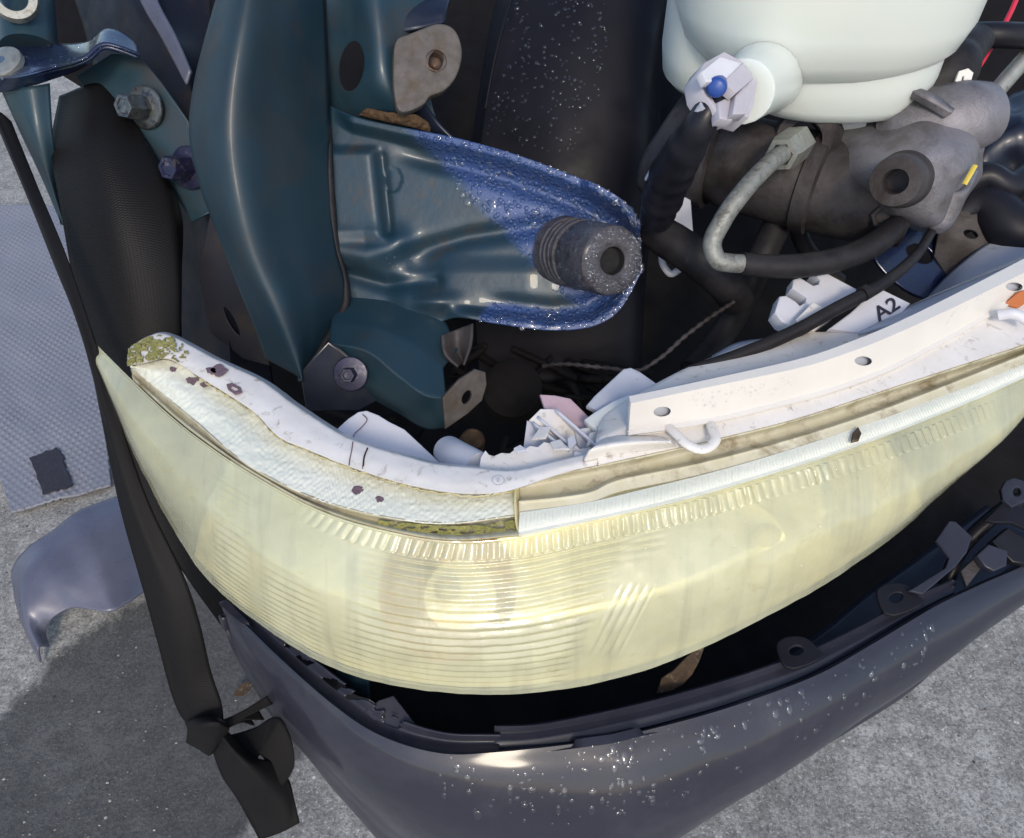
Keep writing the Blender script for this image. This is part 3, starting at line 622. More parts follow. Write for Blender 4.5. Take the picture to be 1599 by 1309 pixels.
def flutes(u, v, x, y, G):
    s = np.cumsum(np.linalg.norm(np.gradient(G, axis=1), axis=2), axis=1)
    hgt = np.sum(np.linalg.norm(np.diff(G, axis=0), axis=2), axis=0)[None, :]
    vv = v*hgt                                   # metres down from the top edge
    r = .0012*(1-sst(.002, .006, vv))            # rim
    top0 = np.interp(x, [420, 560, 1000, 1100, 1250, 1600], [.004, .004, .004, .007, .010, .012])
    top1 = np.interp(x, [420, 560, 690, 1000, 1250, 1600], [.024, .025, .024, .026, .026, .022])
    band = sst(0, .0012, vv-top0)*(1-sst(0, .0014, vv-top1))*sst(430, 560, x)*(1-sst(1500, 1585, x))
    ph = s[0:1]/.0062 + .30*vnoise(x/30, y/30, 4)
    r += band*.0016*(np.abs(np.sin(np.pi*ph))-.5)*(.25+1.3*vnoise(x/26, y/40, 9))
    b2 = sst(0, .0015, vv-top1-.001)*(1-sst(.93, .98, v))
    bound = 1012-(y-880)*.52
    left = np.interp(y, [880, 960, 1080], [600, 580, 540])
    hb = b2*sst(left-60, left+40, x)*(1-sst(bound-75, bound-25, x))
    r += hb*.0013*prism(vv/.0050+.12*vnoise(x/60, y/60, 5))*(.75+.5*vnoise(x/35, y/12, 6))
    hb2 = b2*sst(.45, .6, v)*sst(395, 440, x)*(1-sst(470, 520, x))
    r += hb2*.0007*prism(vv/.0044)
    hb3 = b2*sst(.1, .3, v)*sst(325, 350, x)*(1-sst(375, 400, x))
    r += hb3*.0005*prism(vv/.0044)
    sd = (x-bound)
    hb4 = sst(-28, -22, sd)*(1-sst(28, 36, sd))*sst(905, 925, y)*(1-sst(1005, 1030, y))
    r += hb4*.0008*(np.abs(np.sin(np.pi*sd/14))-.5)
    hb5 = b2*(1-sst(.28, .42, v))*sst(bound-60, bound-20, x)*(1-sst(1010, 1050, x))
    r += hb5*.0009*prism(vv/.0046)
    r += .0005*(vnoise(x/18, y/18, 11)-.5) + .0012*(vnoise(x/140, y/70, 12)-.5)
    # a long shallow optical zone to the right
    r -= .0012*np.exp(-((x-1215-(y-830)*-.5)/26)**2)*sst(.25, .4, v)*(1-sst(.6, .85, v))
    return r
lens = sheet('lens', lrows, M['lens'], lamp, nu=1100, nv=240, thick=0, disp=flutes, align=True, ang=80)
drops('water_beads', lens, 120, M['water'], lamp, .0004, .0011, [(1060, 800), (1350, 720), (1330, 860), (1100, 960), (900, 960)], flat=.6)
# silvered reflector behind the lens
sheet('reflector', [list(Tt[3:12] + np.array([0, .035, -.012])), list((Tt+Bb)[3:12]/2 + np.array([0, .075, 0])), list(Bb[3:12] + np.array([0, .04, .012]))], M['chrome'], lamp, nu=80, nv=20, thick=.002, align=True)
for (x, y, dd, R, mk) in ((695, 920, .532, .044, 'goldrefl'), (1205, 835, .555, .040, 'chrome')):
    p0 = U(x, y, dd); bw = lathe('reflector_bowl', [(.008, 0)] + [(R*k/12, .022*(k/12)**2) for k in range(2, 13)], p0, U(x*.6+.4*800, y+20, .40)-p0, M[mk], lamp, seg=48, ang=60)
    lathe('bulb', [(0, .030), (.005, .028), (.008, .020), (.008, .008), (.006, -.01)], p0, U(x*.6+.4*800, y+20, .40)-p0, M['gold'], bw, seg=20, ang=60)
sheet('lens_underside', [list(Bb[3:13] + np.array([0, .004, .003])), list(Bb[3:13] + np.array([0, .04, .006])), list(Bb[3:13]*.9 + Bb.mean(0)*.1 + np.array([0, .08, .02]))], M['tan'], lamp, nu=80, nv=8, thick=.002, align=True)
# channel along the left top edge, frosted top, white rim
chan = [(205, 573), (300, 655), (400, 735), (500, 782), (600, 808), (700, 818), (806, 806)]
tl = [(160, 547, .757), (207, 594, .762), (305, 679, .771), (400, 744, ZT), (500, 797, ZT), (600, 828, ZT), (705, 845, ZT), (809, 838, ZT)]
cz = [.763, .772, .776, .776, .776, .776, .776]
sheet('rim_channel', [LZ(tl[1:]), LZ([(a+1, b-4, c+.003) for a, b, c in tl[1:]]), [UZ((a+c)/2, (b+e)/2, z-.003) for (a, b, _), (c, e), z in zip(tl[1:], chan, cz)], [UZ(a-1, b+5, z-.002) for (a, b), z in zip(chan, cz)], [UZ(a, b, z+.002) for (a, b), z in zip(chan, cz)]], M['tan'], lamp, nu=90, nv=16, thick=.001)
gl = [(203, 572), (262, 562), (310, 590), (360, 622), (402, 650), (434, 684), (475, 702), (550, 732), (625, 755), (700, 770), (804, 768)]
gz = [.768, .776] + [.778]*9
ch2 = [(205, 573), (240, 604), (280, 638), (330, 680), (380, 721), (440, 756), (500, 782), (560, 798), (625, 812), (700, 818), (806, 806)]
czz = [.766, .768, .772, .775] + [.778]*7
def topribs(u, v, x, y, G):
    s = np.cumsum(np.linalg.norm(np.gradient(G, axis=1), axis=2), axis=1)[0:1]
    a = sst(470, 540, x)*(1-sst(.85, 1, v))*sst(0, .1, v)
    return a*.0004*(np.abs(np.sin(np.pi*s/.0021))-.5) + .0009*(vnoise(x/22, y/12, 21)-.5)*(1-sst(430, 560, x)) + .00012*np.sin((x+y*1.3)/1.9+4*vnoise(x/30, y/30, 24))*(vnoise(x/25, y/18, 23) > .5) + .0006*(vnoise(x/5, y/5, 22)-.5)
sheet('frosted_top', [[UZ(a, b, z) for (a, b), z in zip(ch2, czz)], [UZ((a+c)/2, (b+e)/2, z+.001) for (a, b), (c, e), z in zip(ch2, gl, gz)], [UZ(a, b, z) for (a, b), z in zip(gl, gz)]], M['clear'], lamp, nu=420, nv=50, thick=.001, disp=topribs, align=True, ang=70)
wl = [(200, 545), (228, 527), (262, 523), (335, 560), (400, 590), (430, 610), (458, 631), (528, 676), (580, 697), (625, 710), (678, 724), (738, 730), (800, 735), (870, 720), (945, 702)]
g2 = [(199, 570), (225, 566), (264, 560), (312, 589), (362, 620), (402, 648), (435, 682), (478, 701), (552, 731), (625, 754), (700, 769), (760, 771), (804, 764), (880, 739), (955, 722)]
wz = [.778, .783] + [.788]*13
rimr = sheet('white_rim', [[UZ(a, b+2, z-.012) for (a, b), z in zip(g2, wz)], [UZ(a, b, z) for (a, b), z in zip(g2, wz)], [UZ((a+c)/2, (b+e)/2, z+.001) for (a, b), (c, e), z in zip(g2, wl, wz)], [UZ(a, b, z) for (a, b), z in zip(wl, wz)], [U(a+6, b-2, DZ(b, z)+.035) for (a, b), z in zip(wl, wz)], [U(a+16, b+4, DZ(b, z)+.10) for (a, b), z in zip(wl, wz)]],
       M['white'], lamp, nu=260, nv=44, thick=.0015, vk=(1, 3), align=True, disp=lambda u, v, x, y, G: .0002*(vnoise(x/7, y/7, 31)-.5))
sheet('moss_patch', [[UZ(199, 571, .7795), UZ(225, 566, .7845), UZ(264, 560, .7895), UZ(290, 574, .7895)], [UZ(199, 558, .7795), UZ(227, 548, .7848), UZ(266, 541, .790), UZ(294, 556, .790)], [UZ(203, 542, .7795), UZ(230, 528, .7845), UZ(262, 524, .7895), UZ(292, 538, .7895)]], M['moss'], lamp, nu=120, nv=60, thick=.0003,
      disp=lambda u, v, x, y, G: .0010*(vnoise(x/3, y/3, 33)), keepf=lambda u, v, x, y: vnoise(x/4, y/3, 36)*.6+vnoise(x/9, y/8, 37)*.5 > .40+.5*u**2)
sheet('grime_line', [[UZ(a, b+1, z-.003) for (a, b), z in zip(g2[3:13], wz[3:13])], [UZ(a, b+3, z-.007) for (a, b), z in zip(g2[3:13], wz[3:13])]], M['gold'], lamp, nu=300, nv=8, thick=.0004, disp=lambda u, v, x, y, G: .0015*vnoise(x/4, y/4, 34), keepf=lambda u, v, x, y: vnoise(x/9, y/9, 38) > .3)
sheet('moss_line', [[UZ(a, b, .7745) for a, b in ((590, 826), (640, 832), (700, 836), (760, 834), (808, 826))], [UZ(a, b, .7775) for a, b in ((590, 812), (640, 817), (700, 821), (760, 819), (808, 811))]], M['moss'], lamp, nu=110, nv=14, thick=.0003, disp=lambda u, v, x, y, G: .0012*vnoise(x/4, y/3, 35), keepf=lambda u, v, x, y: vnoise(x/7, y/4, 39) > .32)
# grime flecks and the moulded slot
for (cx, cy, r) in ((558, 765, 9), (593, 779, 6), (300, 594, 9), (342, 577, 12), (318, 600, 5), (330, 578, 8), (270, 576, 5)):
    z = .7905 if cy < 590 and cx > 320 else .7795
    o_ = [UZ(cx+r*math.cos(t)*(.6+.7*vnoise(t*2, cx)), cy+.7*r*math.sin(t)*(.6+.7*vnoise(t*2, cy)), z) for t in np.linspace(0, 6.0, 16)]
    plate('grime_fleck', o_, .0008, M['purple'], lamp, bevel=.0002)
q = [UZ(365+dx, 606+dy, .7905) for dx, dy in ((-11, -6), (-3, -8), (10, -1), (12, 6), (2, 9), (-9, 1))]; qi = [UZ(365+dx*.6, 606+dy*.55, .7905) for dx, dy in ((-11, -6), (-3, -8), (10, -1), (12, 6), (2, 9), (-9, 1))]
plate('moulded_slot', q, .0012, M['purple'], lamp, holes=[qi], bevel=.0002)
# hairline cracks in the white rim
for pts in (((566, 648), (575, 655), (566, 668), (553, 680), (550, 700), (547, 722)), ((574, 700), (569, 712), (567, 728))):
    c = [UZ(a, b, .7895) if b > 690 else U(a, b, DZ(690, .7895)+.002) for a, b in pts]
    if pts[0][1] >= 690: tube('crack', c, .0005, M['ink'], lamp, seg=6, n=30)
# right half: ribbed top strip, yellow seam, white top and back
tr = [(809, 838), (930, 812), (1060, 783), (1200, 742), (1340, 697), (1470, 647), (1610, 585), (1700, 540)]
r1 = [(811, 800), (930, 782), (1000, 765), (1110, 738), (1250, 697), (1400, 645), (1599, 563), (1690, 525)]
def ribs2(u, v, x, y, G):
    s = np.cumsum(np.linalg.norm(np.gradient(G, axis=1), axis=2), axis=1)[0:1]
    return sst(.15, .3, v)*(1-sst(.8, .95, v))*.0007*(np.abs(np.sin(np.pi*s/.0023))-.5) + .0008*(1-sst(0, .2, v))
sheet('ribbed_top', [[UZ(a, b, ZT) for a, b in tr], [UZ((a+c)/2, (b+e)/2, ZT+.003) for (a, b), (c, e) in zip(tr, r1)], [UZ(a, b, ZT+.004) for a, b in r1]], M['clear'], lamp, nu=700, nv=30, thick=.001, disp=ribs2, ang=70)
g0 = [(806, 753), (880, 740), (950, 726), (1060, 702), (1125, 687), (1250, 655), (1400, 606), (1599, 541), (1690, 512)]
g1 = [(810, 782), (880, 775), (925, 767), (970, 748), (1100, 721), (1250, 681), (1400, 631), (1599, 553), (1690, 518)]
mid = [((a+c)/2, (b+e)/2) for (a, b), (c, e) in zip(g0, g1)]
sheet('seal_channel', [[UZ(a, b, ZT+.012) for a, b in g0], [UZ(a, b+5, ZT+.004) for a, b in g0], [UZ(a, b, ZT+.001) for a, b in mid], [UZ(a, b-4, ZT+.001) for a, b in g1], [UZ(a, b, ZT+.007) for a, b in g1], [UZ(a, b+5, ZT+.006) for a, b in g1], [UZ(a, b+20, ZT+.003) for a, b in g1]], M['tan'], lamp, nu=140, nv=30, thick=.001, align=True)
sheet('step_wall', [[UZ(806, 752, ZT+.012), UZ(805, 775, ZT+.010), UZ(806, 812, ZT+.004), UZ(810, 840, ZT)], [UZ(812, 754, ZT+.011), UZ(812, 776, ZT+.003), UZ(812, 812, ZT+.001), UZ(815, 838, ZT)]], M['gold'], lamp, nu=20, nv=5, thick=.001)
wt = [(935, 727), (950, 723), (1060, 699), (1125, 684), (1250, 652), (1400, 603), (1599, 538), (1700, 505)]
wb = [(930, 690), (955, 676), (1050, 640), (1125, 622), (1250, 590), (1400, 540), (1599, 452), (1700, 410)]
wr = [(935, 665), (955, 640), (1040, 590), (1110, 558), (1220, 520), (1330, 512), (1480, 450), (1640, 380)]
sheet('white_top', [[UZ(a, b+2, ZT+.004) for a, b in wt], [UZ(a, b, ZT+.014) for a, b in wt], [UZ((a+c)/2, (b+e)/2, ZT+.016) for (a, b), (c, e) in zip(wt, wb)], [UZ(a, b, ZT+.017) for a, b in wb], [UZ(a, b, ZT+.006) for a, b in wr], [U(a, b+6, DZ(b, ZT)+.06) for a, b in wr]], M['white'], lamp, nu=160, nv=50, thick=.0015, vk=(1, 3, 4), align=True)
def mark():
    c0 = UZ(778, 750, .7897); ex = UZ(790, 750, .7897)-c0; ey = UZ(778, 742, .7897)-c0; ex /= np.linalg.norm(ex); ey /= np.linalg.norm(ey); V = []; Fc = []
    for k in range(32):
        t = 2*math.pi*k/32
        for r in (.0034, .0038): V.append(c0 + r*(math.cos(t)*ex+math.sin(t)*ey))
    for k in range(32): a = 2*k; b = 2*((k+1) % 32); Fc.append((a, a+1, b+1, b))
    mk = link('moulded_mark', mesh_from(V, Fc), M['greyside'], rimr)
    for body, ox, oy, sz in (('E', -.001, -.0002, .0044),):
        cu = bpy.data.curves.new('t', 'FONT'); cu.body = body; cu.size = sz; cu.align_x = 'CENTER'; cu.align_y = 'CENTER'
        ob = bpy.data.objects.new('t', cu); COL.objects.link(ob); dg = bpy.context.evaluated_depsgraph_get()
        me = bpy.data.meshes.new_from_object(ob.evaluated_get(dg)); bpy.data.objects.remove(ob)
        for v in me.vertices: v.co = Vector(c0 + ex*(v.co.x+ox+.001) + ey*(v.co.y+oy) + np.array([0, 0, .0001]))
        link('moulded_letter', me, M['greyside'], rimr)
    return mk
mark()
# tabs and broken lugs standing up behind the rim
tb = lin(610, 690, .56, 0, -.0002)
plate('cracked_tab', PD([(522, 676), (545, 655), (560, 645), (572, 643), (590, 650), (606, 660), (630, 672), (660, 700), (690, 728), (620, 712), (570, 695)], tb), .004, M['whiteclean'], lamp, bevel=.001)
tube('crack', L3([(566, 647, .5665), (573, 655, .5645), (565, 667, .562), (553, 679, .5595), (551, 690, .557)]), .00035, M['purple'], lamp, seg=6, n=24)
tube('crack', [UZ(a, b, .7893) for a, b in ((551, 690), (549, 704), (546, 718), (545, 727))], .00035, M['purple'], lamp, seg=6, n=24)
tube('crack', [UZ(a, b, .7893) for a, b in ((573, 700), (570, 712), (567, 722), (566, 732))], .0003, M['purple'], lamp, seg=6, n=24)
tube('stub_pin', L3([(700, 705, .565), (722, 718, .54), (748, 732, .525)]), .011, M['whiteclean'], lamp, seg=24)
plate('broken_lug', PD([(818, 705), (824, 658), (830, 660), (862, 684), (900, 690), (870, 706)], lin(850, 690, .535, 0, -.0002)), .004, M['whiteclean'], lamp)
plate('broken_lug', PD([(830, 655), (845, 640), (866, 640), (890, 660), (935, 712), (912, 716), (880, 690), (850, 668)], lin(870, 670, .53, .0001, -.0002)), .004, M['white'], lamp, bevel=.0008)
jag = [(750, 728), (752, 714), (758, 705), (763, 711), (772, 713), (783, 708), (796, 709), (805, 702), (818, 703), (828, 697), (840, 699), (850, 691), (862, 694), (873, 690), (884, 696), (897, 694), (905, 702), (921, 699), (932, 707), (925, 720), (880, 732), (820, 742), (770, 742)]
plate('broken_edge', PD(jag, lin(840, 715, .503, 0, -.0003)), .003, M['white'], lamp, bevel=.0005)
for (px_, py_, pr_, pa_, pd_) in ((872, 694, 13, .4, .500), (893, 690, 11, 1.9, .503), (846, 676, 14, 2.6, .517), (905, 712, 10, .9, .496), (812, 700, 8, .2, .500), (926, 684, 12, 2.2, .512)):
    tri = [(px_+pr_*math.cos(pa_+k)*e, py_+pr_*math.sin(pa_+k)*e) for k, e in ((0, 1.2), (1.9, .7), (3.0, 1), (4.6, .6))]
    plate('plastic_shard', PD(tri, lin(px_, py_, pd_, random.uniform(-.0003, .0003), -.0005)), .0018, M['white' if pr_ > 11 else 'whiteclean'], lamp, bevel=.0004)
for (a, b) in (((838, 652), (912, 716)), ((866, 640), (938, 704)), ((830, 660), (878, 700))):
    sheet('moulded_rib', [[U(a[0], a[1], .528), U((a[0]+b[0])/2, (a[1]+b[1])/2, .515), U(b[0], b[1], .500)], [U(a[0]+3, a[1]+10, .540), U((a[0]+b[0])/2+3, (a[1]+b[1])/2+10, .527), U(b[0]+3, b[1]+8, .510)]], M['whiteclean'], lamp, nu=10, nv=4, thick=.0015)
plate('pink_tab', PD([(846, 618), (866, 619), (890, 624), (918, 652), (922, 664), (900, 674), (880, 655), (852, 636)], lin(880, 645, .55, 0, -.0002)), .005, M['pink'], lamp, bevel=.001)
plate('grey_lug', PD([(900, 672), (925, 668), (948, 690), (930, 703), (905, 698)], lin(920, 685, .525, 0, -.0002)), .006, M['whiteclean'], lamp, bevel=.001)
plate('raised_tab', PD([(920, 632), (930, 620), (975, 578), (985, 576), (998, 582), (1040, 612), (985, 622), (938, 642)], lin(970, 610, .548, 0, -.00025)), .006, M['greyside'], lamp, bevel=.0012)
plate('translucent_wedge', PD([(916, 655), (930, 645), (958, 628), (983, 618), (978, 680), (962, 684), (948, 686)], lin(950, 655, .525, 0, -.0003)), .006, M['tank'], lamp, bevel=.001)
sheet('lug_dome', [[UZ(a, b, ZT+.014) for a, b in ((912, 722), (960, 712), (1010, 704), (1055, 698))], [UZ(a, b, ZT+.026) for a, b in ((925, 700), (962, 693), (1005, 690), (1045, 690))], [UZ(a, b, ZT+.018) for a, b in ((945, 684), (970, 680), (1000, 680), (1030, 682))]], M['white'], lamp, nu=40, nv=16, thick=.002)
tube('retaining_loop', [UZ(1030, 652, ZT+.012), UZ(1056, 679, ZT+.022), UZ(1078, 697, ZT+.022), UZ(1092, 702, ZT+.021), UZ(1108, 698, ZT+.021), UZ(1117, 688, ZT+.022), UZ(1113, 672, ZT+.021), UZ(1104, 650, ZT+.012)], .0033, M['white'], lamp, seg=10, n=60, flat=.7)
plate('lens_chip', [UZ(x, y, ZT+.0065) for x, y in ((1331, 688), (1333, 676), (1340, 668), (1344, 676), (1340, 686))], .002, M['leaf'], lamp)
# rear connector block with pen lettering
cb = lin(1270, 480, .60, .00005, -.0002)
plate('connector_block', PD([(1213, 488), (1220, 465), (1228, 464), (1241, 472), (1249, 480), (1261, 474), (1262, 464), (1240, 449), (1242, 438), (1250, 436), (1270, 448), (1281, 446), (1283, 437), (1276, 428), (1290, 428), (1340, 455), (1300, 492), (1262, 518), (1238, 508), (1222, 500)], cb), .014, M['whiteclean'], lamp, bevel=.0015)
plate('connector_rib', PD([(1245, 500), (1270, 474), (1288, 482), (1300, 492), (1270, 515)], lin(1270, 495, .585, .00005, -.0002)), .008, M['white'], lamp, bevel=.001)
lp = lin(1375, 485, .588, .00005, -.0002)
pl_ = plate('lettered_tab', PD([(1300, 512), (1330, 490), (1372, 451), (1419, 474), (1395, 500), (1340, 518)], lp), .006, M['whiteclean'], lamp, bevel=.001)
def lettering():
    cu = bpy.data.curves.new('t', 'FONT'); cu.body = 'A2'; cu.size = 1; cu.align_x = 'CENTER'; cu.align_y = 'CENTER'; cu.offset = .015
    ob = bpy.data.objects.new('t', cu); COL.objects.link(ob); dg = bpy.context.evaluated_depsgraph_get()
    me = bpy.data.meshes.new_from_object(ob.evaluated_get(dg)); bpy.data.objects.remove(ob)
    f = lin(1375, 485, .5868, .00005, -.0002)
    def W(a, b):      # local glyph axes on the photo plane of the tab
        th = math.radians(-33); x = 1385 + 37*(a*math.cos(th)+b*math.sin(th)); y = 483 + 37*(a*math.sin(th)-b*math.cos(th)); return Vector(U(x, y, f(x, y)))
    for v in me.vertices: v.co = W(v.co.x*.95, v.co.y*.85)
    link('lettering', me, M['ink'], pl_)
lettering()
sheet('lamp_back', [L3([(1415, 480, .60), (1500, 445, .60), (1599, 405, .605), (1700, 360, .62)]), L3([(1340, 520, .572), (1440, 490, .575), (1540, 445, .58), (1680, 390, .59)])], M['greyside'], lamp, nu=30, nv=8, thick=.002)
sheet('vent_flap', [L3([(1112, 555, .60), (1150, 535, .60), (1200, 528, .60)]), L3([(1110, 562, .585), (1150, 548, .585), (1200, 540, .585)])], M['greyside'], lamp, nu=10, nv=4, thick=.003)

# ================================================================== FILLER STRIP over the lamp
strip = thing('filler_strip', 'long cream plastic filler strip with slots lying along the headlamp top', 'trim strip', UZ(1250, 600, 0))
s0 = [(982, 619), (1100, 594), (1250, 560), (1330, 533), (1400, 504), (1500, 455), (1599, 404), (1700, 350)]
s1 = [(985, 630), (1100, 606), (1250, 574), (1330, 549), (1400, 521), (1500, 475), (1599, 426), (1700, 374)]
s2 = [(982, 670), (1100, 655), (1250, 618), (1330, 594), (1400, 566), (1500, 513), (1599, 454), (1700, 398)]
s3 = [(981, 680), (1100, 662), (1250, 626), (1330, 602), (1400, 574), (1500, 521), (1599, 462), (1700, 406)]
z1 = .818
st = sheet('strip_body', [[UZ(a, b-1, z1-.006) for a, b in s0], [UZ(a, b, z1) for a, b in s0], [UZ(a, b, z1) for a, b in s1], [UZ(a, b, z1-.022) for a, b in s2], [UZ(a, b, z1-.023) for a, b in s3], [UZ(a, b+2, z1-.027) for a, b in s3]], M['cream'], strip, nu=120, nv=36, thick=.003, vk=(1, 2, 3, 4), align=True)
cutr = []
for hx, hy in ((1034, 643), (1348, 564), (1584, 448)):
    p = UZ(hx, hy, z1-.011); cutr.append(cyl_cutter(p, p-CAM, .0052, .003, .02, rot=-15))
cut(st, cutr)
drops('water_beads', st, 70, M['water'], strip, .0006, .0012, [(1070, 618), (1230, 585), (1240, 600), (1080, 645)], flat=.6)
sheet('slot_backing', [[UZ(a, b, z1-.006) - np.array([0, -.0035, 0]) for a, b in s1], [UZ(a, b, z1-.022) - np.array([0, -.0035, 0]) for a, b in s2]], M['greyside'], strip, nu=60, nv=6, thick=.001, align=True)

# ================================================================== BUMPER
bum = thing('bumper_cover', 'loose dark grey plastic bumper cover hanging below the headlamp', 'bumper', UZ(800, 1300, 0))
bz = .60
bc = [(347, 939), (379, 971), (435, 1026), (518, 1099), (593, 1148), (686, 1176), (780, 1174), (930, 1157), (990, 1145), (1131, 1107), (1271, 1056), (1365, 1004), (1459, 948), (1530, 914), (1605, 880), (1700, 825)]
bl = [(352, 962, .585), (362, 1004, .56), (386, 1052, .53), (424, 1115, .49), (474, 1174, .45), (535, 1249, .40), (640, 1350, .35), (830, 1420, .33), (960, 1375, .36), (1090, 1285, .41), (1203, 1210, .455), (1318, 1146, .49), (1412, 1084, .51), (1496, 1009, .525), (1597, 932, .535), (1700, 850, .55)]
C3 = np.array([UZ(a, b, bz) for a, b in bc]); B3 = np.array(LZ(bl))
ow = np.array([0, -1, .25]); ow = np.tile(ow, (len(C3), 1)); tg = np.gradient(C3, axis=0); ow = np.cross(tg, np.array([0, 0, 1.0])); ow /= np.linalg.norm(ow, axis=1, keepdims=True)
if ow[7, 1] > 0: ow = -ow
wgt = np.interp(np.arange(16), [0, 3, 6, 8, 11, 15], [.05, .25, .9, 1, .55, .4])[:, None]
bul = lambda f, o: C3*(1-f) + B3*f + ow*o*wgt
brow = [C3 + np.array([0, 0, -.004]) - ow*.003, C3, bul(.05, .016), bul(.14, .030), bul(.28, .038), bul(.5, .034), bul(.8, .010), B3, B3 - ow*.03 - np.array([0, 0, .03]), B3 - ow*.09 - np.array([0, 0, .045])]
bs = sheet('cover', [list(r) for r in brow], M['bumper'], bum, nu=220, nv=90, thick=.003, align=True, vk=(1,), disp=lambda u, v, x, y, G: .0015*(vnoise(x/90, y/60, 41)-.5))
drops('water_beads', bs, 300, M['water'], bum, .0010, .0032, [(660, 1185), (900, 1170), (1100, 1120), (1260, 1070), (1480, 950), (1450, 1030), (1200, 1190), (1040, 1260), (880, 1290), (700, 1270)], flat=.4, streak=.5, dens=lambda x, y: 1.0 if 800 < x < 1120 else .45)
# ledge and upstanding flange inside the top edge
i1 = [(772, 1158), (850, 1152), (990, 1124), (1131, 1086), (1250, 1045), (1340, 1002), (1420, 958), (1490, 925)]
i2 = [(772, 1147), (850, 1140), (990, 1112), (1131, 1073), (1250, 1032), (1340, 990), (1420, 946), (1490, 914)]
i3 = [(772, 1134), (850, 1130), (990, 1101), (1131, 1063), (1250, 1022), (1340, 980), (1420, 936), (1490, 905)]
c2 = [(772, 1174), (850, 1169), (990, 1144), (1131, 1106), (1250, 1064), (1340, 1018), (1420, 971), (1490, 932)]
sheet('ledge', [[UZ(a, b-3, bz-.009) for a, b in c2], [UZ(a, b, bz-.006) for a, b in i1], [UZ(a, b, bz-.006) for a, b in i2], [UZ(a, b, bz+.004) for a, b in i3], [U(a, b+6, DZ(b, bz)+.05) for a, b in i3]], M['bumper'], bum, nu=100, nv=28, thick=.002, vk=(1, 2, 3), align=True)
j0 = [(352, 945), (379, 971), (435, 1026), (518, 1099), (593, 1148), (686, 1176), (780, 1174)]
j1 = [(366, 946), (400, 972), (455, 1022), (535, 1088), (605, 1134), (690, 1158), (780, 1160)]
j2 = [(372, 946), (418, 975), (473, 1018), (550, 1076), (612, 1118), (692, 1145), (782, 1149)]
def torn(u, v, x, y): return ~((v > .55) & (vnoise(x/14, y/9, 44) > .62) & (x < 640))
sheet('torn_ledge', [[UZ(a, b, bz-.002) for a, b in j0], [UZ(a, b, bz-.007) for a, b in j1], [UZ(a, b, bz-.001) for a, b in j2]], M['bumper'], bum, nu=150, nv=26, thick=.002, align=True, keepf=torn)
plate('torn_spike', PD([(572, 1112), (592, 1095), (614, 1088), (648, 1132), (640, 1150), (600, 1138)], lin(610, 1115, .575, 0, -.0002)), .002, M['bumper'], bum)
# slotted fixing tabs
for (cx, cy, rt) in ((1247, 1017, 0), (1403, 934, -6)):
    f = lin(cx, cy, DZ(cy, bz+.006), 0, -.0003)
    o_ = [(cx-32, cy-6), (cx-24, cy-18), (cx-8, cy-22), (cx+12, cy-19), (cx+28, cy-4), (cx+38, cy+8), (cx-14, cy+26)]
    plate('fixing_tab', PD(o_, f), .003, M['plastic'], bum, holes=[oval(cx-4, cy-1, 13, 9, f, rt-10)], bevel=.0012, sm=3)
    sheet('tab_web', [PD([(cx+28, cy-4), (cx+40, cy+8)], lin(cx, cy, DZ(cy, bz+.006)+.001, 0, -.0003)), [U(cx+34, cy-4, DZ(cy, bz)+.03), U(cx+46, cy+4, DZ(cy, bz)+.03)]], M['plastic'], bum, nu=6, nv=4, thick=.002)
# clip bracket at the right end
cl = lin(1530, 830, .655, 0, -.0003)
plate('clip_plate', PD([(1463, 845), (1484, 815), (1492, 816), (1516, 838), (1508, 862), (1490, 884), (1465, 905), (1440, 926), (1424, 922), (1478, 888), (1484, 872)], cl), .003, M['bumper'], bum, bevel=.001)
plate('clip_ring', PD([(1565, 765), (1572, 752), (1584, 748), (1597, 752), (1604, 766), (1598, 782), (1580, 790), (1568, 780)], lin(1585, 768, .65, 0, -.0003)), .004, M['bumper'], bum, holes=[oval(1588, 768, 8, 9, lin(1585, 768, .65, 0, -.0003))], bevel=.001)
plate('clip_arm', PD([(1541, 812), (1570, 783), (1590, 790), (1612, 800), (1612, 830), (1580, 815), (1552, 815)], lin(1575, 800, .66, 0, -.0003)), .004, M['plastic'], bum)
plate('clip_block', PD([(1552, 846), (1575, 826), (1610, 850), (1610, 880), (1582, 876)], lin(1580, 850, .655, 0, -.0002)), .010, M['plastic'], bum, bevel=.001)
plate('clip_block', PD([(1528, 868), (1545, 852), (1572, 862), (1570, 882), (1552, 890), (1540, 884)], lin(1550, 870, .645, 0, -.0002)), .008, M['bumper'], bum, bevel=.001)
plate('clip_foot', PD([(1502, 892), (1530, 866), (1536, 880), (1510, 914)], lin(1518, 890, .65, 0, -.0002)), .004, M['castd'], bum)
tube('clip_rod', L3([(1470, 930, .68), (1500, 860, .68), (1560, 800, .68), (1640, 760, .7)]), .006, M['plastic'], bum, seg=10)
# things under the lamp inside the bumper
sheet('under_bracket', [L3([(520, 1030, .62), (548, 1048, .615), (575, 1055, .61)]), L3([(528, 1060, .63), (555, 1085, .62), (576, 1092, .615)])], M['teal'], car, nu=20, nv=10, thick=.002)

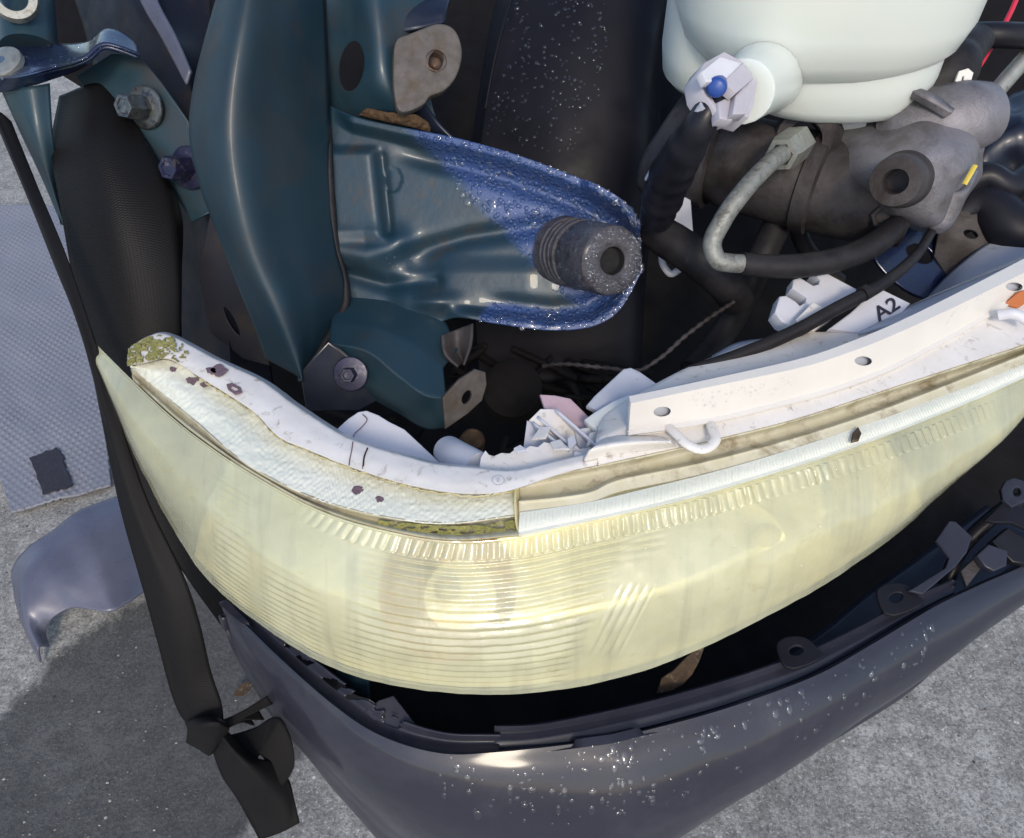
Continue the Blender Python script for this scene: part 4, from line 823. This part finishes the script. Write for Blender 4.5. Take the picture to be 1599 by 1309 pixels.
# ================================================================== FLUID TANK
def tank():
    t = thing('fluid_tank', 'milky white plastic fluid tank with a grey plug in its side', 'fluid tank', U(1290, 60, .60)*np.array([1, 1, 0]))
    def tier(name, cx, cy, d0, prof, sx, sy, n=64):
        rings = []; c0 = U(cx, cy, d0)
        for z, r in prof:
            th = np.linspace(0, 2*np.pi, n, endpoint=False)
            ex = np.sign(np.cos(th))*np.abs(np.cos(th))**.85; ey = np.sign(np.sin(th))*np.abs(np.sin(th))**.85
            rings.append(np.c_[c0[0]+sx*r*ex, c0[1]+sy*r*ey, np.full(n, c0[2]+z)])
        me = grid_mesh(np.array(rings), 60, closed_u=True); me.materials.append(M['tank']); return link(name, me, None, t)
    tier('tank_body', 1288, -22, .62, [(-.052, .0), (-.052, .55), (-.050, .70), (-.044, .82), (-.030, .93), (-.010, .985), (.03, 1.0), (.10, 1.0), (.13, .96), (.14, .85), (.142, 0)], .116, .092)
    tier('tank_base', 1316, 60, .628, [(-.050, 0), (-.050, .75), (-.046, .88), (-.038, .96), (-.02, 1.0), (.02, 1.0), (.04, .9)], .078, .055)
    tier('tank_shoulder', 1110, 35, .655, [(-.050, 0), (-.048, .7), (-.040, .92), (-.02, 1.0), (.03, 1.0)], .036, .05)
    tube('tank_foot', L3([(1318, 165, .655), (1322, 196, .645)]), [.018, .015], M['tank'], t, seg=20, n=6)
    # moulded neck for the plug
    tube('neck', L3([(1200, 108, .63), (1184, 128, .575), (1160, 144, .534)]), [.034, .027, .0225, .0205], M['tank'], t, seg=20, n=24)
    return t
tk = tank()
plug = thing('level_sensor_plug', 'grey electrical plug with blue seal and taped black lead on the tank', 'plug', U(1140, 140, .51)*np.array([1, 1, 0]))
f = lin(1140, 140, .512, .0003, -.0002)
plate('plug_shroud', PD([(1094, 115), (1102, 100), (1132, 83), (1163, 99), (1176, 115), (1181, 126), (1176, 163), (1168, 181), (1151, 176), (1126, 183), (1099, 140)], f), .016, M['greygreen'], plug, bevel=.0012)
plate('latch', PD([(1133, 129), (1161, 101), (1174, 122), (1149, 142)], lin(1150, 125, .500, .0003, -.0002)), .008, M['greygreen'], plug, bevel=.0012)
plate('latch_side', PD([(1151, 151), (1170, 131), (1174, 151), (1163, 176), (1147, 176)], lin(1158, 152, .503, .0003, -.0002)), .008, M['greygreen'], plug, bevel=.0012)
plate('cheek', PD([(1124, 161), (1138, 154), (1147, 167), (1142, 186), (1126, 183)], lin(1138, 168, .502, .0003, -.0002)), .008, M['greygreen'], plug, bevel=.0012)
plate('plug_face', PD([(1098, 113), (1126, 90), (1161, 101), (1138, 124), (1104, 126)], lin(1130, 110, .500, .0003, -.0002)), .006, M['whiteclean'], plug, bevel=.001)
lathe('seal', [(0, .008), (.004, .0078), (.006, .006), (.0063, .003), (.0063, -.004)], U(1120, 135, .498), U(1108, 150, .46)-U(1120, 135, .498), M['bluecap'], plug, ang=60)
lead = tube('taped_lead', L3([(1116, 152, .510), (1098, 188, .512), (1073, 228, .53), (1045, 280, .57), (1025, 340, .62)]), [.0085, .0115, .0145, .0155, .015, .013], M['plastic'], plug, seg=24, n=60, rib=lambda i, n: .03*math.sin(i*.45)+.025*math.sin(i*.83))
tube('lead_wrap_edge', L3([(1098, 165, .502), (1060, 215, .525), (1030, 250, .56), (1012, 280, .58)]), .0028, M['greyside'], plug, seg=8)

# ================================================================== PUMP CASTING
pump = thing('steering_pump', 'grimy grey cast metal pump body under the white tank', 'pump', U(1350, 250, .68)*np.array([1, 1, 0]))
tube('pump_barrel', L3([(1075, 235, .715), (1130, 250, .70), (1230, 275, .68), (1330, 300, .665), (1420, 315, .655)]), [.030, .040, .040, .039, .037], M['castd'], pump, seg=36, n=50)
def ringed(u, v, x, y, G): return np.zeros_like(x)
for k, (x, y, dd, r) in enumerate(((1110, 245, .704, .044), (1270, 286, .672, .042))):
    a0 = U(x, y, dd); a1 = U(x+40, y+10, dd-.008); lathe('barrel_collar', [(r*.9, -.008), (r, -.006), (r, .006), (r*.9, .008)], a0, a1-a0, M['castd'], pump)
sheet('pump_block', [L3([(1240, 165, .68), (1330, 160, .67), (1420, 140, .655), (1500, 118, .66), (1550, 140, .675)]), L3([(1270, 190, .66), (1350, 200, .645), (1430, 175, .625), (1510, 150, .63), (1562, 160, .655)]), L3([(1300, 240, .645), (1370, 230, .62), (1440, 220, .602), (1510, 200, .608), (1560, 200, .645)]), L3([(1330, 275, .63), (1390, 265, .60), (1440, 275, .592), (1500, 260, .60), (1545, 215, .635)]),
      L3([(1350, 300, .64), (1400, 320, .605), (1445, 310, .598), (1495, 285, .605), (1540, 235, .635)]), L3([(1360, 320, .67), (1410, 345, .63), (1460, 345, .615), (1490, 320, .625), (1535, 260, .66)]), L3([(1380, 330, .70), (1420, 355, .67), (1470, 360, .65), (1490, 340, .67), (1530, 280, .70)])], M['cast'], pump, nu=70, nv=60, thick=.004, disp=lambda u, v, x, y, G: .004*(vnoise(x/45, y/40, 51)-.5))
tube('pump_dome', L3([(1380, 215, .655), (1440, 200, .638), (1500, 186, .632), (1538, 178, .636)]), [.024, .028, .029, .0285, .024], M['cast'], pump, seg=32, n=30)
sheet('pump_rib', [L3([(1398, 140, .62), (1440, 165, .61), (1475, 185, .605)]), L3([(1408, 132, .615), (1450, 156, .603), (1488, 176, .60)])], M['cast'], pump, nu=20, nv=6, thick=.008)
a0 = U(1415, 280, .62); a1 = U(1398, 284, .565); L_ = np.linalg.norm(a1-a0)
lathe('port_boss', [(.024, -.01), (.0195, L_*.5), (.0182, L_*.85), (.0168, L_), (.0088, L_), (.008, L_-.002), (.0076, L_-.02), (0, L_-.02)], a0, a1-a0, M['castd'], pump, seg=48)
hexbolt('drain_bolt', U(1378, 335, .64), U(1382, 350, .60)-U(1378, 335, .64), .010, .014, M['castd'], pump, 1.1)
sheet('pump_foot', [L3([(1470, 300, .61), (1500, 300, .61), (1530, 265, .63)]), L3([(1455, 345, .62), (1480, 350, .62), (1500, 320, .64)]), L3([(1450, 362, .63), (1465, 366, .63), (1475, 345, .645)])], M['cast'], pump, nu=16, nv=14, thick=.006)
tube('paint_dab', L3([(1506, 288, .598), (1514, 274, .597), (1523, 258, .598)]), .0018, M['yellowbit'], pump, seg=8, n=16, flat=.3)
a0 = U(1262, 215, .655); a1 = U(1235, 226, .60)
lathe('union_boss', [(.026, -.02), (.026, .012), (.022, .018), (.014, .018), (.013, .010)], a0, a1-a0, M['castd'], pump, seg=40)
def hexnut():
    p = U(1246, 223, .625); e = U(1220, 242, .60); u, v, a = frame(e-p); V = []; Fc = []
    R = .0138; Lh = np.linalg.norm(e-p)
    prof = [(R, 0), (R, Lh*.85), (R*.9, Lh), (R*.62, Lh), (R*.6, Lh-.004)]
    for r, t in prof:
        for j in range(6): th = j*math.pi/3+.3; V.append(p+a*t+r*(math.cos(th)*u+math.sin(th)*v))
    for i in range(len(prof)-1):
        for j in range(6): k = (j+1) % 6; Fc.append((i*6+j, i*6+k, (i+1)*6+k, (i+1)*6+j))
    link('union_nut', mesh_from(V, Fc, ang=20), M['zinc'], pump)
hexnut()
pipe = thing('metal_pipe', 'bare grey bent metal pipe curving out of the pump union', 'pipe', U(1120, 330, .60)*np.array([1, 1, 0]))
tube('pipe', L3([(1230, 234, .605), (1195, 262, .585), (1160, 300, .575), (1128, 345, .575), (1112, 385, .578), (1120, 406, .58), (1140, 411, .582), (1163, 412, .584)]), .0068, M['pipe'], pipe, seg=18, n=80)
hose = thing('rubber_hose', 'black rubber hose pushed onto the end of the bent metal pipe', 'hose', U(1280, 410, .60)*np.array([1, 1, 0]))
tube('hose', L3([(1158, 412, .584), (1200, 416, .588), (1260, 414, .592), (1320, 402, .60), (1365, 382, .61), (1402, 352, .625)]), [.0082, .0088, .009, .009, .0095, .0085], M['rubber'], hose, seg=20, n=70)
h = thing('rubber_hose', 'thick grimy hose crossing down below the taped lead', 'hose', U(1080, 400, .66)*np.array([1, 1, 0]))
tube('hose', L3([(1005, 350, .66), (1045, 375, .65), (1090, 405, .645), (1130, 440, .65), (1150, 470, .67)]), [.014, .0155, .0155, .015, .014], M['rubber'], h, seg=22, n=40)
h = thing('rubber_hose', 'dark hose running down behind the bent metal pipe', 'hose', U(1200, 400, .70)*np.array([1, 1, 0]))
tube('hose', L3([(1240, 310, .71), (1215, 350, .70), (1190, 400, .70), (1165, 460, .71), (1130, 520, .72), (1080, 580, .70)]), [.012, .0125, .012, .012], M['rubber'], h, seg=18, n=50)
h = thing('rubber_hose', 'thin dark hose looping behind the pump barrel', 'hose', U(1260, 400, .74)*np.array([1, 1, 0]))
tube('hose', L3([(1245, 330, .74), (1250, 370, .74), (1275, 410, .75), (1310, 440, .76)]), .008, M['rubber'], h, seg=14)
h = thing('rubber_hose', 'black hose end with two white clips beside the tank', 'hose', U(1470, 150, .66)*np.array([1, 1, 0]))
tube('hose', L3([(1425, 170, .665), (1455, 138, .65), (1485, 108, .645), (1500, 90, .65), (1530, 60, .66)]), [.030, .025, .0165, .012], M['rubber'], h, seg=26, n=40)
for (x, y, r) in ((1474, 118, .0215), (1492, 97, .0165)):
    p0 = U(x, y, .6465); lathe('clip_band', [(r*.95, -.002), (r, -.0018), (r, .0018), (r*.95, .002)], p0, U(x+15, y-17, .645)-p0, M['cream'], h)
plate('clip_ear', PD([(1499, 112), (1512, 108), (1519, 114), (1512, 138), (1500, 136), (1494, 126)], lin(1506, 122, .62)), .004, M['cream'], h, holes=[PD([(1502, 118), (1508, 116), (1506, 128), (1500, 128)], lin(1506, 122, .62))], bevel=.0008)
# plain bracket seen behind the taped lead, amber marker, white hook
wd = lin(1065, 320, .70, 0, .0001)
plate('backing_plate', PD([(1075, 275), (1082, 370), (1075, 385), (1045, 345), (1052, 300)], wd), .003, M['greyside'], car)
tube('white_hook', L3([(1033, 395, .69), (1036, 415, .685), (1048, 428, .685), (1062, 420, .685)]), .003, M['whiteclean'], car, seg=8, n=20)
sheet('grime_bracket', [L3([(1078, 130, .70), (1030, 200, .70), (1000, 250, .71), (992, 290, .72)]), L3([(1090, 170, .68), (1045, 225, .68), (1018, 270, .69), (1008, 310, .70)])], M['castd'], car, nu=20, nv=6, thick=.004)
plate('amber_tag', PD([(1168, 300), (1184, 297), (1186, 308), (1172, 320)], lin(1176, 308, .68)), .002, M['yellowbit'], car)
# cables
c = thing('black_cable', 'thin black cable sagging from the pump foot across the lamp back', 'cable', U(1300, 480, .58)*np.array([1, 1, 0]))
tube('cable', L3([(1455, 362, .63), (1425, 405, .60), (1375, 445, .585), (1310, 480, .575), (1240, 518, .57), (1160, 552, .565), (1070, 582, .56)]), [.0035, .004, .0048, .005, .0048, .004], M['rubber'], c, seg=14, n=70)
tube('cable_collar', L3([(1346, 460, .579), (1354, 455, .580)]), .0058, M['rubber'], c, seg=14, n=4)
c = thing('black_cable', 'second black cable lying just under the sagging cable', 'cable', U(1150, 560, .58)*np.array([1, 1, 0]))
tube('cable', L3([(1290, 495, .585), (1220, 535, .578), (1150, 560, .572), (1060, 585, .57)]), .003, M['rubber'], c, seg=10)
c = thing('frayed_wire', 'thin frayed wire bridging the dark gap below the boss', 'wire', U(950, 570, .62)*np.array([1, 1, 0]))
tube('wire', L3([(848, 572, .66), (870, 569, .65), (950, 575, .63), (1000, 578, .62), (1030, 560, .62), (1070, 525, .625), (1110, 495, .63), (1145, 472, .64)]), .0017, M['castd'], c, seg=8, n=70, rib=lambda i, n: .35*math.sin(i*2.1))
c = thing('red_wire', 'bright red wire running down beside the tank', 'wire', U(1540, 80, .70)*np.array([1, 1, 0]))
tube('wire', L3([(1598, -30, .70), (1580, 15, .70), (1563, 48, .70), (1545, 78, .70), (1520, 118, .70), (1488, 165, .71)]), .0022, M['red'], c, seg=10)
c = thing('black_hose', 'black hose crossing in front of the red wire', 'hose', U(1560, 60, .68)*np.array([1, 1, 0]))
tube('hose', L3([(1480, 58, .70), (1540, 55, .685), (1600, 56, .685), (1680, 60, .69)]), .0105, M['plastic'], c, seg=16)
c = thing('metal_rod', 'bare metal rod at the right edge behind the pump', 'rod', U(1575, 130, .69)*np.array([1, 1, 0]))
tube('rod', L3([(1545, 155, .69), (1580, 115, .69), (1640, 50, .69)]), .0072, M['zinc'], c, seg=16)

# ================================================================== STRAPS
def uvs(o, nu, nv):
    me = o.data; uv = me.uv_layers.new(name='UVMap'); d = np.zeros(len(me.loops)*2, np.float32)
    vi = np.zeros(len(me.loops), np.int32); me.loops.foreach_get('vertex_index', vi)
    d[0::2] = (vi // nu)/(nv-1); d[1::2] = (vi % nu)/(nu-1); uv.data.foreach_set('uv', d)
sa = thing('webbing_strap', 'narrow black webbing strap hanging straight to a knot with a loose tail', 'strap', UZ(330, 1150, 0))
L_ = [(-30, 140, .66), (20, 260, .64), (75, 390, .625), (125, 520, .615), (155, 640, .61), (185, 780, .61), (218, 900, .615), (245, 1000, .625), (270, 1090, .64), (288, 1128, .645), (320, 1140, .64)]
R_ = [(18, 190, .655), (62, 300, .635), (104, 400, .62), (150, 540, .61), (190, 665, .605), (234, 790, .605), (286, 900, .61), (312, 975, .62), (330, 1050, .635), (346, 1100, .64), (350, 1138, .64)]
o = sheet('strap_web', [L3(L_), [(a+b)/2+np.array([0, -.004, .002]) for a, b in zip(L3(L_), L3(R_))], L3(R_)], M['web'], sa, nu=160, nv=14, thick=.0016, align=True, wob=.002); uvs(o, 160, 14)
o = sheet('strap_tail', [L3([(322, 1120, .645), (328, 1160, .64), (345, 1210, .645), (368, 1245, .655), (385, 1275, .665), (405, 1312, .67)]), L3([(335, 1135, .63), (370, 1180, .625), (400, 1215, .635), (425, 1245, .65), (440, 1270, .66), (440, 1300, .668)]), L3([(352, 1138, .635), (395, 1180, .64), (425, 1190, .65), (450, 1215, .66), (460, 1250, .665), (468, 1285, .67)])], M['web'], sa, nu=50, nv=16, thick=.0016, align=True); uvs(o, 50, 16)
o = sheet('strap_loop', [L3([(345, 1150, .65), (370, 1145, .655), (400, 1135, .66), (425, 1120, .66), (440, 1125, .655), (455, 1160, .65), (458, 1200, .65), (440, 1230, .655)]), L3([(352, 1165, .645), (380, 1185, .645), (398, 1190, .645), (405, 1180, .648), (412, 1185, .648), (425, 1205, .65), (435, 1222, .652), (430, 1235, .657)])], M['web'], sa, nu=60, nv=12, thick=.0016, align=True); uvs(o, 60, 12)
o = sheet('knot_fold', [L3([(288, 1128, .64), (310, 1120, .628), (335, 1118, .625), (355, 1130, .63)]), L3([(292, 1140, .635), (312, 1136, .618), (338, 1134, .615), (358, 1140, .625)]), L3([(290, 1160, .645), (312, 1172, .638), (328, 1180, .638), (345, 1160, .635)])], M['web'], sa, nu=30, nv=14, thick=.0016, align=True); uvs(o, 30, 14)
for k, (ex, ey) in enumerate(((420, 1085), (405, 1110), (390, 1118))):
    o = sheet('knot_pleat', [L3([(345, 1125+k*5, .638), (375, 1112+k*4, .642), (ex, ey, .655)]), L3([(345, 1133+k*4, .636), (378, 1122+k*3, .640), (ex+8, ey+14, .655)])], M['web'], sa, nu=16, nv=6, thick=.0014, align=True); uvs(o, 16, 6)
sb = thing('webbing_strap', 'wide black webbing belt folded behind the narrow strap beside the headlamp tip', 'strap', UZ(250, 900, 0))
o = sheet('belt_web', [L3([(92, 150, .70), (80, 230, .675), (95, 330, .665), (112, 430, .665), (128, 520, .668), (160, 640, .675), (215, 780, .685), (290, 900, .70), (362, 1000, .715)]), L3([(150, 130, .69), (150, 220, .655), (175, 330, .645), (195, 430, .650), (210, 520, .658), (235, 640, .67), (280, 770, .685), (335, 880, .70), (380, 970, .715)]),
     L3([(185, 150, .70), (220, 220, .675), (255, 310, .662), (272, 430, .662), (276, 520, .668), (285, 640, .68), (320, 760, .69), (370, 880, .70), (405, 960, .715)]), L3([(190, 160, .71), (245, 250, .69), (283, 330, .68), (284, 430, .675), (284, 520, .68), (290, 640, .69), (325, 760, .70), (378, 880, .71), (412, 960, .72)])], M['web'], sb, nu=170, nv=40, thick=.0018, align=True); uvs(o, 170, 40)

# ================================================================== THINGS ON THE GROUND
mt = thing('floor_mat', 'grey dimpled rubber mat with a dark felt square lying on the concrete', 'mat', UZ(80, 600, 0))
mc = [(22, 806), (176, 764), (128, 330), (-140, 330)]
def mpt(u, v, z):
    a = UZ(*mc[0], .0)*(1-u)+UZ(*mc[1], 0)*u; b = UZ(*mc[3], 0)*(1-u)+UZ(*mc[2], 0)*u
    p = a*(1-v)+b*v; p[2] = z; return p
def dimples(u, v, x, y, G):
    ca, sa_ = math.cos(.5), math.sin(.5); gx, gy = (G[..., 0]*ca+G[..., 1]*sa_)/.0125, (G[..., 1]*ca-G[..., 0]*sa_)/.0125
    k = np.floor(gy); fx = (gx + .5*(k % 2)) % 1 - .5; fy = gy % 1 - .5
    return .0028*np.maximum(0, 1-(fx**2+fy**2)/.12)*(.4+.9*vnoise(gx/2.3, gy/2.1, 63)) + .006*(vnoise(u*6, v*12, 61)-.5)
sheet('mat_sheet', [[mpt(u, v, .012+.006*v) for u in (0, .5, 1)] for v in (0, .33, .66, 1)], M['mat'], mt, nu=200, nv=520, thick=.006, disp=dimples, ang=80)
ptc = [(47, 714), (90, 698), (113, 757), (68, 772)]
fuzz = []
for i in range(4):
    (x0, y0), (x1, y1) = ptc[i], ptc[(i+1) % 4]
    for k in range(9): f_ = k/9; fuzz.append(UZ(x0+(x1-x0)*f_+random.uniform(-2, 2), y0+(y1-y0)*f_+random.uniform(-2, 2), .018))
plate('felt_square', fuzz, .003, M['patch'], mt, bevel=.0005)
tm = thing('plastic_trim_piece', 'curved grey plastic trim offcut arched up on the concrete', 'trim', UZ(110, 900, 0))
# near edge / far edge of the arched piece, over its length
e0 = [(62, 1035, .01), (40, 990, .035), (22, 930, .055), (20, 885, .07), (40, 858, .085), (85, 825, .10), (130, 795, .10), (176, 778, .09), (230, 770, .06)]
e1 = [(78, 1010, .02), (72, 985, .03), (80, 968, .05), (110, 950, .06), (140, 952, .06), (175, 955, .055), (200, 942, .05), (225, 925, .04), (260, 900, .02)]
A_, B_ = LZ(e0), LZ(e1)
sheet('trim_skin', [A_, [a*.66+b*.34+np.array([0, 0, .02]) for a, b in zip(A_, B_)], [a*.33+b*.67+np.array([0, 0, .018]) for a, b in zip(A_, B_)], B_], M['trim'], tm, nu=90, nv=40, thick=.003, disp=lambda u, v, x, y, G: -.005*np.exp(-((u-.60+.10*v)/.07)**2)*np.sin(np.pi*np.clip(v*.9+.1, 0, 1)) + .002*np.exp(-((u-.70+.10*v)/.06)**2))
# debris
for k, (x, y, l, mk, nm) in enumerate(((333, 886, 12, 'yellowbit', 'straw yellow stalk stuck under the headlamp tip'),)):
    o = tube('straw_stalk', [UZ(x-10, y+1, .69), UZ(x+3, y-1, .692)], .0014, M[mk]); tag(o, nm, 'straw')
def leaf(x, y, z, r, lab, a):
    o_ = [UZ(x+r*math.cos(a)*u-r*.45*math.sin(a)*v, y+r*math.sin(a)*u+r*.45*math.cos(a)*v, z) for u, v in ((-1, 0), (-.5, .8), (0, .9), (.4, .5), (1, 0), (.5, -.6), (0, -.9), (-.6, -.6))]
    tag(plate('dead_leaf', o_, .0012, M['leaf'], None, bevel=.0003, sm=3), lab, 'leaf')
tag(plate('bark_chip', [UZ(x, y, z) for x, y, z in ((1028, 1082, .588), (1034, 1060, .592), (1052, 1048, .595), (1070, 1030, .602), (1086, 1016, .607), (1098, 1012, .608), (1092, 1030, .603), (1080, 1052, .596), (1066, 1068, .592), (1048, 1078, .589))], .004, M['leaf'], None, bevel=.0006), 'brown bark chip caught between headlamp and bumper', 'bark')
leaf(382, 1075, .02, 20, 'small orange brown leaf scrap on the ground beside the knot', -.6)

def grit():
    bm = bmesh.new(); bmesh.ops.create_icosphere(bm, subdivisions=1, radius=1); q = np.array([v.co[:] for v in bm.verts]); fc = np.array([[v.index for v in f.verts] for f in bm.faces]); bm.free()
    V = []; Fc = []; b = 0
    for k in range(900):
        x, y = (random.uniform(0, 480), random.uniform(780, 1309)) if k % 2 else (random.uniform(1000, 1599), random.uniform(950, 1309))
        r = .0006 + .0022*random.random()**4; p = UZ(x, y, r*.4); k3 = rng.uniform(.6, 1.2, (len(q), 1))
        V.append(p + q*k3*np.array([r, r*.8, r*.6])); Fc.append(fc+b); b += len(q)
    me = bpy.data.meshes.new('g'); me.from_pydata(np.concatenate(V).tolist(), [], np.concatenate(Fc).tolist())
    o = link('grit', me, M['gritm']); o['kind'] = 'stuff'; o['label'] = 'fine pale grit scattered on the concrete'
M['gritm'] = simple('grit', (.40, .39, .37), .9, var=(.10, .095, .09), vs_=60)
grit()
